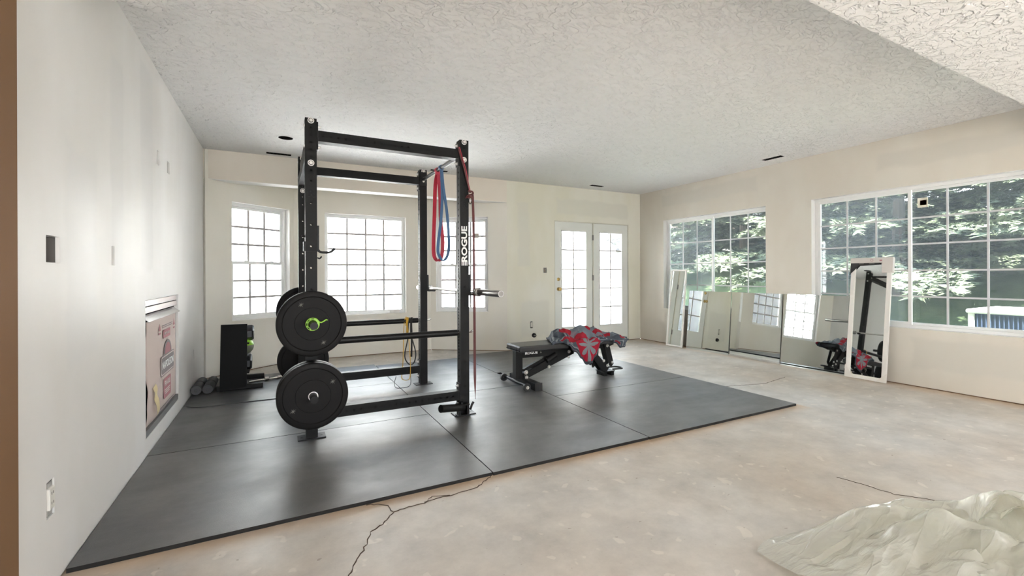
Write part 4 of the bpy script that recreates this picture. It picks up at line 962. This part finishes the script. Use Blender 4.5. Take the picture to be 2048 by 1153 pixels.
ebox(2.948, 2.995, 1.218, 1.315, 'narrow open electrical box at mid height on the left wall')
ebox(3.927, 3.987, 1.945, 2.046, 'narrow opening high on the left wall', False)
ebox(4.255, 4.335, 1.952, 2.042, 'open box with wiring high on the left wall, farther from the viewer')
ebox(5.42, 5.445, .33, .43, 'thin slot box low on the left wall beyond the cardboard', False)
ot = thing('outlet', (-A, 2.251, .346), 'bare white outlet without cover plate, low on the near left wall', 'outlet')
m = MB(); m.box((-A-.05, 2.2205, .2805), (-A-.006, 2.2815, .4115)); sub(m, 'box', [M_boxblue], ot)
m = MB(); m.box((-A-.008, 2.228, .307), (-A+.006, 2.274, .386)); sub(m, 'receptacle', [mat('outlet_white', (.74, .72, .66), .4)], ot, bevel=.003)
m = MB(); m.box((-A-.004, 2.232, .286), (-A-.002, 2.270, .306)); m.box((-A-.004, 2.232, .387), (-A-.002, 2.270, .407)); sub(m, 'yoke', [M_zinc], ot)
m = MB()
for z_ in (.330, .366):
    for dy_ in (-.008, .006): m.box((-A+.006, 2.251+dy_, z_-.005), (-A+.0066, 2.253+dy_, z_+.005))
sub(m, 'slots', [M_dark], ot)
tb_ = thing('thermostat_box', (3.787, D, 1.236), 'open wall box with wires beside the french doors', 'electrical box')
m = MB(); m.box((3.7575, D+.012, 1.1965), (3.8155, D+.06, 1.2755)); sub(m, 'box', [mat('box_grey', (.16, .15, .14), .6)], tb_)
m = MB(); m.tube(smooth_path([(3.770, D+.01, 1.262), (3.785, D+.002, 1.245), (3.775, D+.006, 1.225), (3.795, D+.002, 1.21)]), .003, 6); sub(m, 'wire', [mat('tan_wire', (.55, .42, .25), .6)], tb_)
m = MB(); m.cyl((3.80, D+.012, 1.245), (3.80, D+.004, 1.245), .011, n=12); sub(m, 'connector', [M_mark], tb_)
ot = thing('outlet', (3.534, D, .378), 'covered outlet low on the back wall between the bay and the doors', 'outlet')
m = MB(); m.box((3.515, D+.004, .3275), (3.5535, D+.05, .4275)); sub(m, 'box', [M_dark], ot)
m = MB(); m.box((3.520, D-.004, .338), (3.5485, D+.006, .418)); sub(m, 'receptacle', [mat('outlet_cream', (.66, .63, .55), .4)], ot, bevel=.004)
gp_ = thing('pipe_stub', (3.575, D, .212), 'round black pipe cap under the outlet on the back wall', 'pipe')
m = MB(); m.lathe((3.575, D, .212), (0, -1, 0), [(.036, -.002), (.036, .012), (.030, .016), (.026, .035), (0, .036)], 24); sub(m, 'cap', [M_steel2], gp_, smooth=True)
m = MB(); m.box((3.552, D-.045, .207), (3.60, D-.034, .217)); sub(m, 'key', [M_mark], gp_)

# ------------------------------------------------------------------ ceiling fittings
can = thing('recessed_light', (.082, 5.265, H), 'open recessed light hole in the ceiling left of the rack', 'recessed light')
m = MB(); m.lathe((.082, 5.265, H-.0006), (0, 0, -1), [(.070, 0), (.088, 0), (.089, .003), (.086, .005), (.070, .002), (.070, 0)], 40); sub(m, 'trim_ring', [M_vinyl], can, smooth=True)
m = MB(); m.lathe((.082, 5.265, H-.001), (0, 0, -1), [(.0705, 0), (.0, .0005)], 40); sub(m, 'opening', [M_dark], can)  # flat black disc; the shade of the hole is in its colour
cv = MB(); cv.lathe((3.37, 5.28, H-.0005), (0, 0, -1), [(.0, .004), (.072, .004), (.076, 0)], 40)
tag(cv.build('ceiling_cover', [M_ceil], smooth=True, loc=(3.37, 5.28, H)), 'round blank cover on the ceiling in front of the french doors', 'cover plate')
def vent(x0, x1, y0, y1, label, slats=7):
    t = thing('ceiling_vent', ((x0+x1)/2, (y0+y1)/2, H), label, 'vent', 'air register openings in the ceiling')
    z = H-.0005
    m = MB(); m.box((x0, y0, z-.002), (x1, y1, z)); sub(m, 'opening', [M_dark], t)  # flat dark plate; the shade of the duct is in its colour
    m = MB(); lx, ly = x1-x0, y1-y0
    for i in range(1, slats):
        if lx > ly: m.box((x0+lx*i/slats-.001, y0, z-.004), (x0+lx*i/slats+.001, y1, z-.002))
        else: m.box((x0, y0+ly*i/slats-.001, z-.004), (x1, y0+ly*i/slats+.001, z-.002))
    sub(m, 'slats', [mat('vent_brown', (.07, .06, .05), .7)], t)
vent(-.11, .15, 5.955, 6.03, 'slotted vent opening in the ceiling by the header, beside the recessed light hole')
vent(1.86, 2.10, 5.93, 6.00, 'vent opening in the ceiling seen just left of the near right upright')
vent(4.48, 4.72, 5.80, 5.87, 'vent opening in the ceiling above the french doors')
vent(5.43, 5.51, 3.34, 3.58, 'vent opening in the ceiling near the right wall, between the windows')
tag(MB().lathe((1.572, 6.86, .601), (0, 0, 1), [(0, 0), (.068, 0), (.073, .006), (.073, .045), (.069, .05), (.066, .046), (.066, .02), (0, .02)], 40).build('bowl', [mat('white_ceramic', (.78, .76, .72), .35)], smooth=True, loc=(1.572, 6.86, .6)), 'low white round dish on the centre bay window sill', 'dish')

# ------------------------------------------------------------------ plastic sheeting in the near right corner
def plastic_mat():
    m = bpy.data.materials.new('clear_plastic_sheet'); m.use_nodes = True; nt = m.node_tree
    for n in list(nt.nodes): nt.nodes.remove(n)
    o = nd(m, 'ShaderNodeOutputMaterial'); tr = nd(m, 'ShaderNodeBsdfTransparent'); tr.inputs[0].default_value = (.93, .93, .88, 1)
    p = nd(m, 'ShaderNodeBsdfPrincipled'); p.inputs['Base Color'].default_value = (.88, .88, .83, 1); p.inputs['Roughness'].default_value = .10; p.inputs['Specular IOR Level'].default_value = .9
    tl = nd(m, 'ShaderNodeBsdfTranslucent'); tl.inputs[0].default_value = (.72, .71, .64, 1)
    a = nd(m, 'ShaderNodeMixShader'); a.inputs[0].default_value = .35; lk(m, p.outputs[0], a.inputs[1]); lk(m, tl.outputs[0], a.inputs[2])
    lw = nd(m, 'ShaderNodeLayerWeight'); lw.inputs[0].default_value = .35
    f = mth(m, 'ADD', .33, mth(m, 'MULTIPLY', lw.outputs['Facing'], .55))
    b = nd(m, 'ShaderNodeMixShader'); lk(m, f, b.inputs[0]); lk(m, tr.outputs[0], b.inputs[1]); lk(m, a.outputs[0], b.inputs[2])
    bp = nd(m, 'ShaderNodeBump'); bp.inputs['Strength'].default_value = .35; bp.inputs['Distance'].default_value = .02
    vo = nd(m, 'ShaderNodeTexVoronoi', feature='DISTANCE_TO_EDGE'); vo.inputs['Scale'].default_value = 2.6
    wp = nd(m, 'ShaderNodeVectorMath', operation='MULTIPLY_ADD'); nz = nd(m, 'ShaderNodeTexNoise'); nz.inputs['Scale'].default_value = 3; cv_ = coords(m, (1, 3.6, 1.4), (0, 0, .9)); lk(m, cv_, nz.inputs['Vector'])
    lk(m, nz.outputs['Color'], wp.inputs[0]); wp.inputs[1].default_value = (.35, .35, .35); lk(m, cv_, wp.inputs[2]); lk(m, wp.outputs[0], vo.inputs['Vector'])
    hgt = mth(m, 'ADD', ramp(m, vo.outputs['Distance'], [(0, g(.6)), (.03, g(.42)), (.4, g(0))]), mth(m, 'MULTIPLY', ntex(m, cv_, 5, 3, .6, 1.2), .9))
    bp.inputs['Strength'].default_value = .55; bp.inputs['Distance'].default_value = .03; p.inputs['Coat Weight'].default_value = 1.0; p.inputs['Coat Roughness'].default_value = .06
    lk(m, hgt, bp.inputs['Height']); lk(m, bp.outputs[0], p.inputs['Normal'])
    lk(m, b.outputs[0], o.inputs[0]); return m
M_plastic = plastic_mat()
def crease(x, y, seed, sc_=2.4):
    """sharp pleats radiating from the top of the heap plus smaller random folds"""
    wx = x+.05*noise.noise(Vector((x*3, y*3, seed))); wy = y+.05*noise.noise(Vector((x*3, y*3, seed+5)))
    th = math.atan2(wy-.62, wx-2.42); r_ = math.hypot(wx-2.42, wy-.62)
    tri = lambda t: abs((t % 1)*2-1)
    v = (tri(th*1.9+seed+.5*noise.noise(Vector((r_*2.2, th*.7, seed))))-.5)*min(1, r_*1.8)*1.0
    for k_, (a_, f_, am) in enumerate(((.5, 3.1, .5), (1.5, 4.3, .35), (2.4, 7.1, .2), (.9, 9.7, .14))):
        v += am*(tri((wx*math.cos(a_)+wy*math.sin(a_))*f_+seed*k_+1.1*noise.noise(Vector((x*1.7, y*1.7, seed+k_*9))))-.5)
    return v*.8
# ridge in plan with its height: (x, y, z)
RD = [(1.74, 1.06, .005), (1.82, 1.09, .02), (1.90, 1.08, .03), (2.10, 1.04, .09), (2.27, .985, .155), (2.42, .90, .165), (2.47, .80, .20), (2.45, .70, .28), (2.40, .62, .335), (2.46, .55, .345), (2.62, .47, .345), (2.95, .35, .34), (3.4, .2, .3)]
def sheet(name, seed, lift, reach, amp, nu=150, nv=90):
    rp = smooth_path(RD, 12); vs_ = []
    L_ = len(rp)-1
    for i in range(nu+1):
        f_ = i/nu*L_; a0 = int(f_); p = rp[a0].lerp(rp[min(a0+1, L_)], f_-a0)
        tg = (rp[min(a0+2, L_)]-rp[max(a0-2, 0)]); tg.z = 0; tg.normalize(); nrm = Vector((tg.y, -tg.x, 0))     # towards the viewer side
        if nrm.y > 0: nrm = -nrm
        for j in range(nv+1):
            t = j/nv
            if t < .16:                                     # far slope down to the floor
                q = (.16-t)/.16; x_ = p.x+.10*q*(-nrm.x)+.05*q; y_ = p.y+.12*q; z_ = p.z*(1-q*q)
            else:
                q = (t-.16)/.84; d_ = q*reach; x_ = p.x-.14*d_; y_ = p.y-d_
                z_ = p.z*(1-.42*q)+.10*math.sin(min(1, q*1.6)*PI)*(.3+p.z*1.6)
            c_ = crease(x_, y_, seed)
            w_ = min(1, 6*t)*(.25+min(1, p.z*4))*(1 if t > .2 else .45)
            z_ = max(.004+lift, z_+lift+amp*c_*w_)
            s_ = noise.noise(Vector((x_*9, y_*9, seed)))
            vs_.append((x_+s_*.012*w_, y_-.012*s_*w_, z_))
    me = bpy.data.meshes.new(name); o0 = Vector((2.3, .6, 0))
    me.from_pydata([tuple(Vector(v)-o0) for v in vs_], [], [(i*(nv+1)+j, (i+1)*(nv+1)+j, (i+1)*(nv+1)+j+1, i*(nv+1)+j+1) for i in range(nu) for j in range(nv)])
    for p in me.polygons: p.use_smooth = True
    me.set_sharp_from_angle(angle=math.radians(40))
    me.materials.append(M_plastic); o = bpy.data.objects.new(name, me); COL.objects.link(o); o.location = o0; return o
ps = sheet('plastic_sheeting', 3.1, .012, 1.1, .125)
tag(ps, 'crumpled pile of translucent plastic sheeting on the concrete in the near right corner', 'plastic sheeting')
p2 = sheet('inner_fold', 8.6, .0, 1.0, .13, 100, 60); p2.scale = (.97, .93, .86); p2.parent = ps; p2.location = (.03, -.02, .0)

# ------------------------------------------------------------------ outdoors
def gridmesh(name, x0, x1, y0, y1, n, m_, fz, mt):
    vs_ = []; 
    for i in range(n+1):
        for j in range(m_+1):
            x_ = x0+(x1-x0)*i/n; y_ = y0+(y1-y0)*j/m_; vs_.append((x_, y_, fz(x_, y_)))
    me = bpy.data.meshes.new(name); me.from_pydata(vs_, [], [(i*(m_+1)+j, (i+1)*(m_+1)+j, (i+1)*(m_+1)+j+1, i*(m_+1)+j+1) for i in range(n) for j in range(m_)])
    for p in me.polygons: p.use_smooth = True
    me.materials.append(mt); o = bpy.data.objects.new(name, me); COL.objects.link(o); return st(o)
def ss(a, b, x): t = max(0, min(1, (x-a)/(b-a))); return t*t*(3-2*t)
M_grass = mat('lawn_grass', (.06, .11, .025), .9, spec=.1)
lk(M_grass, ramp(M_grass, ntex(M_grass, coords(M_grass), 1.3, 6, .7), [(.35, (.055, .08, .038)), (.65, (.10, .135, .065))]), P(M_grass).inputs['Base Color'])
bump(M_grass, ntex(M_grass, coords(M_grass, (1, 1, 1)), 40, 4, .7), .8, .05)
M_hill = mat('sunlit_boulder_slope', (.7, .6, .5), .9, spec=.2)
_c = ramp(M_hill, ntex(M_hill, coords(M_hill, (1, 1, 2.2)), .9, 6, .65, .8), [(.30, (.34, .23, .22)), (.42, (.62, .56, .54)), (.55, (.78, .75, .74)), (.72, (.56, .57, .40))])
lk(M_hill, _c, P(M_hill).inputs['Base Color'])
def lawn(x, y): return -.06+1.75*ss(8.3, 13.5, x)*ss(-12, -2, y)+.05*noise.noise(Vector((x, y, 0)))
def hill(x, y):
    h_ = 4.6*ss(8.2, 15.0, y); st_ = .75
    t = h_/st_; h_ = (math.floor(t)+ss(.15, .55, t-math.floor(t)))*st_*.6+h_*.4
    v = noise.fractal(Vector((x*.9, y*.9, 3.3)), .7, 2.1, 5); w_ = ss(8.0, 9.2, y)
    bl_ = 1-noise.voronoi(Vector((x*1.1, y*1.3, .5)))[0][0]*1.3
    return -.06+w_*(h_+.22*v+.30*max(0, bl_))
gridmesh('ground_lawn', 5.9, 40, -16, 40, 70, 90, lawn, M_grass)
gridmesh('ground_hillside', -14, 9.5, 6.9, 22, 190, 120, hill, M_hill)
M_pave = mat('patio_concrete', (.55, .52, .47), .8)
st(MB().box((-14, -14, -.16), (5.9, 7.6, -.13)).build('ground_patio', [M_pave]))

M_bark = mat('tree_bark', (.05, .035, .025), .9)
M_needle = mat('spruce_needles', (.05, .09, .06), .7, spec=.25)
lk(M_needle, ramp(M_needle, ntex(M_needle, coords(M_needle), .9, 3), [(.35, (.012, .019, .015)), (.65, (.030, .040, .025))]), P(M_needle).inputs['Base Color'])
M_tip = mat('sunlit_tips', (.085, .10, .058), .65, spec=.3)  # paler copy of the needles, with sun on the bough tips in its colour
import numpy as np
def branch_mesh(rng, L_):
    """one drooping spruce bough as triangles: numpy arrays"""
    V, T, Mi = [], [], []
    def needle_run(a, b, wn_, mi, n_):
        d = b-a; L = d.length; d.normalize(); s = d.cross(Vector((0, 0, 1)));
        if s.length < .01: s = Vector((1, 0, 0))
        s.normalize(); u = s.cross(d)
        for i in range(n_):
            p = a+d*(L*(i+.5)/n_)
            for sg in (-1, 1):
                dirn = (d*.75+s*sg*.8+u*rng.uniform(-.1, .55)).normalized(); q = p+dirn*wn_*rng.uniform(.8, 1.2)
                k_ = len(V); V.extend([tuple(p-d*.008), tuple(p+d*.010), tuple(q)]); T.append((k_, k_+1, k_+2)); Mi.append(mi)
    n_s = 15
    for i in range(2, n_s+1):
        t = i/n_s; c_ = Vector((L_*t, 0, -.10*L_*t*t+.06*L_*t))
        w_ = .42*L_*(1-t*.82)*(.45+.55*min(1, t*3))
        for sg in (-1, 1):
            e = c_+Vector((w_*.55, sg*w_*.8, -w_*.16+rng.uniform(-.04, .04)*L_))
            needle_run(c_, e, .055, 1 if t > .62 else 0, 11)
            for q in (.35, .6, .82):
                b_ = c_.lerp(e, q)
                for s2 in (-1, 1):
                    e2 = b_+(Vector((w_*.25, sg*w_*.10+s2*w_*.17, rng.uniform(-.05, .01))))*(1.1-q*.5)
                    needle_run(b_, e2, .048, 1 if (t > .45 or q > .7) else 0, 6)
    needle_run(Vector((L_*.1, 0, 0)), Vector((L_*1.05, 0, -.03*L_)), .05, 1, 24)
    return np.array(V, np.float32), np.array(T, np.int32), np.array(Mi, np.int32)
def np_mesh(name, V, T, Mi, mats_l):
    me = bpy.data.meshes.new(name); me.vertices.add(len(V)); me.vertices.foreach_set('co', V.astype(np.float32).ravel())
    me.loops.add(len(T)*3); me.loops.foreach_set('vertex_index', T.astype(np.int32).ravel())
    me.polygons.add(len(T)); me.polygons.foreach_set('loop_start', np.arange(0, len(T)*3, 3, dtype=np.int32)); me.polygons.foreach_set('loop_total', np.full(len(T), 3, np.int32))
    me.polygons.foreach_set('material_index', Mi.astype(np.int32)); me.update(calc_edges=True)
    for m in mats_l: me.materials.append(m)
    return me
def spruce_mesh(seed, Ht, R, nb, zlow):
    rng = random.Random(seed); bs = [branch_mesh(rng, 1.0) for _ in range(3)]; VV, TT, MM = [], [], []; off = 0
    for i in range(nb):
        t = (i/nb)**1.1; z = zlow+(Ht-zlow)*t*.97; r_ = R*(1-t)**.8*rng.uniform(.75, 1.1)+.15
        a = i*2.399+rng.uniform(-.2, .2); pitch = rng.uniform(-.02, .26)-.25*t
        V, T, M_ = bs[i % 3]; S_ = V*r_
        cy, sy = math.cos(pitch), math.sin(pitch); x = S_[:, 0]*cy+S_[:, 2]*sy; zz = -S_[:, 0]*sy+S_[:, 2]*cy; y = S_[:, 1]
        ca, sa = math.cos(a), math.sin(a)
        VV.append(np.stack([x*ca-y*sa, x*sa+y*ca, zz+z], 1)); TT.append(T+off); MM.append(M_); off += len(V)
    return np_mesh('needles', np.concatenate(VV), np.concatenate(TT), np.concatenate(MM), [M_needle, M_tip])
sp1 = spruce_mesh(4, 5.2, 2.7, 80, .25)
def tree(x, y, z, scl, rot, label, group, hz=1.0):
    t = thing('spruce_tree', (x, y, z), label, 'tree', group); t.rotation_euler = (0, 0, rot); t.scale = (scl, scl, scl*hz)
    f = bpy.data.objects.new('foliage', sp1); COL.objects.link(f); f.parent = t
    tr = bpy.data.objects.new('trunk', TRK); COL.objects.link(tr); tr.parent = t
    return t
_m = MB(); _m.cyl((0, 0, -.3), (0, 0, 5.0), .13, .02, n=10)
TRK = bpy.data.meshes.new('trunk'); TRK.from_pydata(_m.v, [], _m.f); TRK.materials.append(M_bark)
tree(10.9, 4.35, 1.0, 1.0, .3, 'large spruce whose sunlit boughs fill the middle of the big right window', 'spruces outside the right windows')
tree(12.6, 8.9, 1.4, 1.05, 1.7, 'spruce with sunlit top boughs seen through the smaller right window', 'spruces outside the right windows')
tree(12.4, 1.4, 1.3, 1.1, 2.6, 'spruce at the right edge of the big window, behind the air conditioner', 'spruces outside the right windows')
tree(15.2, 5.6, 1.6, 1.25, 4.0, 'shaded spruce standing behind the large sunlit one', 'spruces outside the right windows')
tree(16.5, 9.6, 1.6, 1.2, 5.1, 'shaded spruce between the white house and the sunlit boughs', 'spruces outside the right windows')
tree(16.2, 2.2, 1.6, 1.35, .9, 'dark spruce far back at the right end of the big window', 'spruces outside the right windows')
tree(15.4, 13.4, 1.6, .95, 2.2, 'shaded spruce far back, just right of the white house', 'spruces outside the right windows')
tree(23, 17, 1.7, 1.5, 2.9, 'tall dark spruce rising behind the white house', 'spruces outside the right windows')
tree(22, 24, 1.7, 1.5, 3.9, 'tall dark spruce at the left side of the white house', 'spruces outside the right windows')
tree(22, 11, 1.7, 1.6, 4.9, 'tall dark spruce far beyond the gap between the right windows', 'spruces outside the right windows')
tree(21, 5, 1.7, 1.6, 5.9, 'tall dark spruce farthest back behind the big window', 'spruces outside the right windows')
# house across the lawn
hs = thing('house', (19.5, 17.0, 1.65), 'pale sunlit house far across the lawn, seen through the smaller right window', 'house')
M_sid = mat('white_siding', (.75, .73, .70), .7); wv = nd(M_sid, 'ShaderNodeTexWave', bands_direction='Z'); wv.inputs['Scale'].default_value = 3; lk(M_sid, coords(M_sid), wv.inputs['Vector']); bump(M_sid, wv.outputs['Fac'], .4, .03)
sub(MB().box((18.6, 15.4, 1.6), (22, 19.2, 3.5)), 'walls', [M_sid], hs)
sub(MB().prism([(15.0, 3.45), (17.3, 4.5), (19.6, 3.45)], (18.3, 0, 0), (0, 1, 0), (0, 0, 1), (4, 0, 0)), 'roof', [mat('house_roof', (.22, .16, .13), .9)], hs)
for y_ in (16.1, 17.3, 18.4):
    o = sub(MB().box((18.57, y_, 2.3), (18.6, y_+.55, 3.0)), 'window', [mat('house_glass', (.10, .12, .15), .1)], hs)
# air conditioner
ac = thing('air_conditioner', (8.3, 1.85, -.05), 'outdoor air conditioning unit with a dark grille below the big right window', 'air conditioner')
M_acb = mat('ac_beige', (.50, .48, .40), .5); M_acd = mat('ac_grille', (.035, .05, .085), .5)
m = MB()
for (a, b) in ((7.80, 1.42), (7.80, 2.34), (8.66, 1.42), (8.66, 2.34)): m.box((a, b, .0), (a+.06, b+.06, .66))
sub(m, 'corner_posts', [M_acb], ac, bevel=.01)
sub(MB().box((7.83, 1.45, .02), (8.69, 2.37, .65)), 'coil', [M_acd], ac)
m = MB()
for i in range(22): m.box((7.805, 1.49+i*.039, .04), (7.825, 1.497+i*.039, .64))
sub(m, 'grille', [M_acd], ac)
sub(MB().box((7.78, 1.40, .655), (8.74, 2.42, .71)), 'top_cover', [mat('ac_top', (.62, .62, .58), .4)], ac, bevel=.025, seg=3)
sub(MB().box((7.78, 1.40, -.08), (8.74, 2.42, .012)), 'base', [M_acb], ac)
# rubbish bin outside the left door leaf
bn = thing('trash_bin', (4.62, 7.3, -.13), 'grey wheeled bin outside the left french door leaf', 'bin')
M_bin = mat('bin_grey', (.35, .38, .40), .5)
m = MB(); a, b = .24, .28; z0_, z1_ = -.13, .74
m.add([(4.66-a, 7.3-a, z0_), (4.66+a, 7.3-a, z0_), (4.66+a, 7.3+a, z0_), (4.66-a, 7.3+a, z0_), (4.66-b, 7.3-b, z1_), (4.66+b, 7.3-b, z1_), (4.66+b, 7.3+b, z1_), (4.66-b, 7.3+b, z1_)], [(0, 3, 2, 1), (4, 5, 6, 7), (0, 1, 5, 4), (1, 2, 6, 5), (2, 3, 7, 6), (3, 0, 4, 7)])
sub(m, 'body', [M_bin], bn, bevel=.02); sub(MB().box((4.66-.30, 7.0, .745), (4.66+.30, 7.6, .79)), 'lid', [M_bin], bn, bevel=.015)
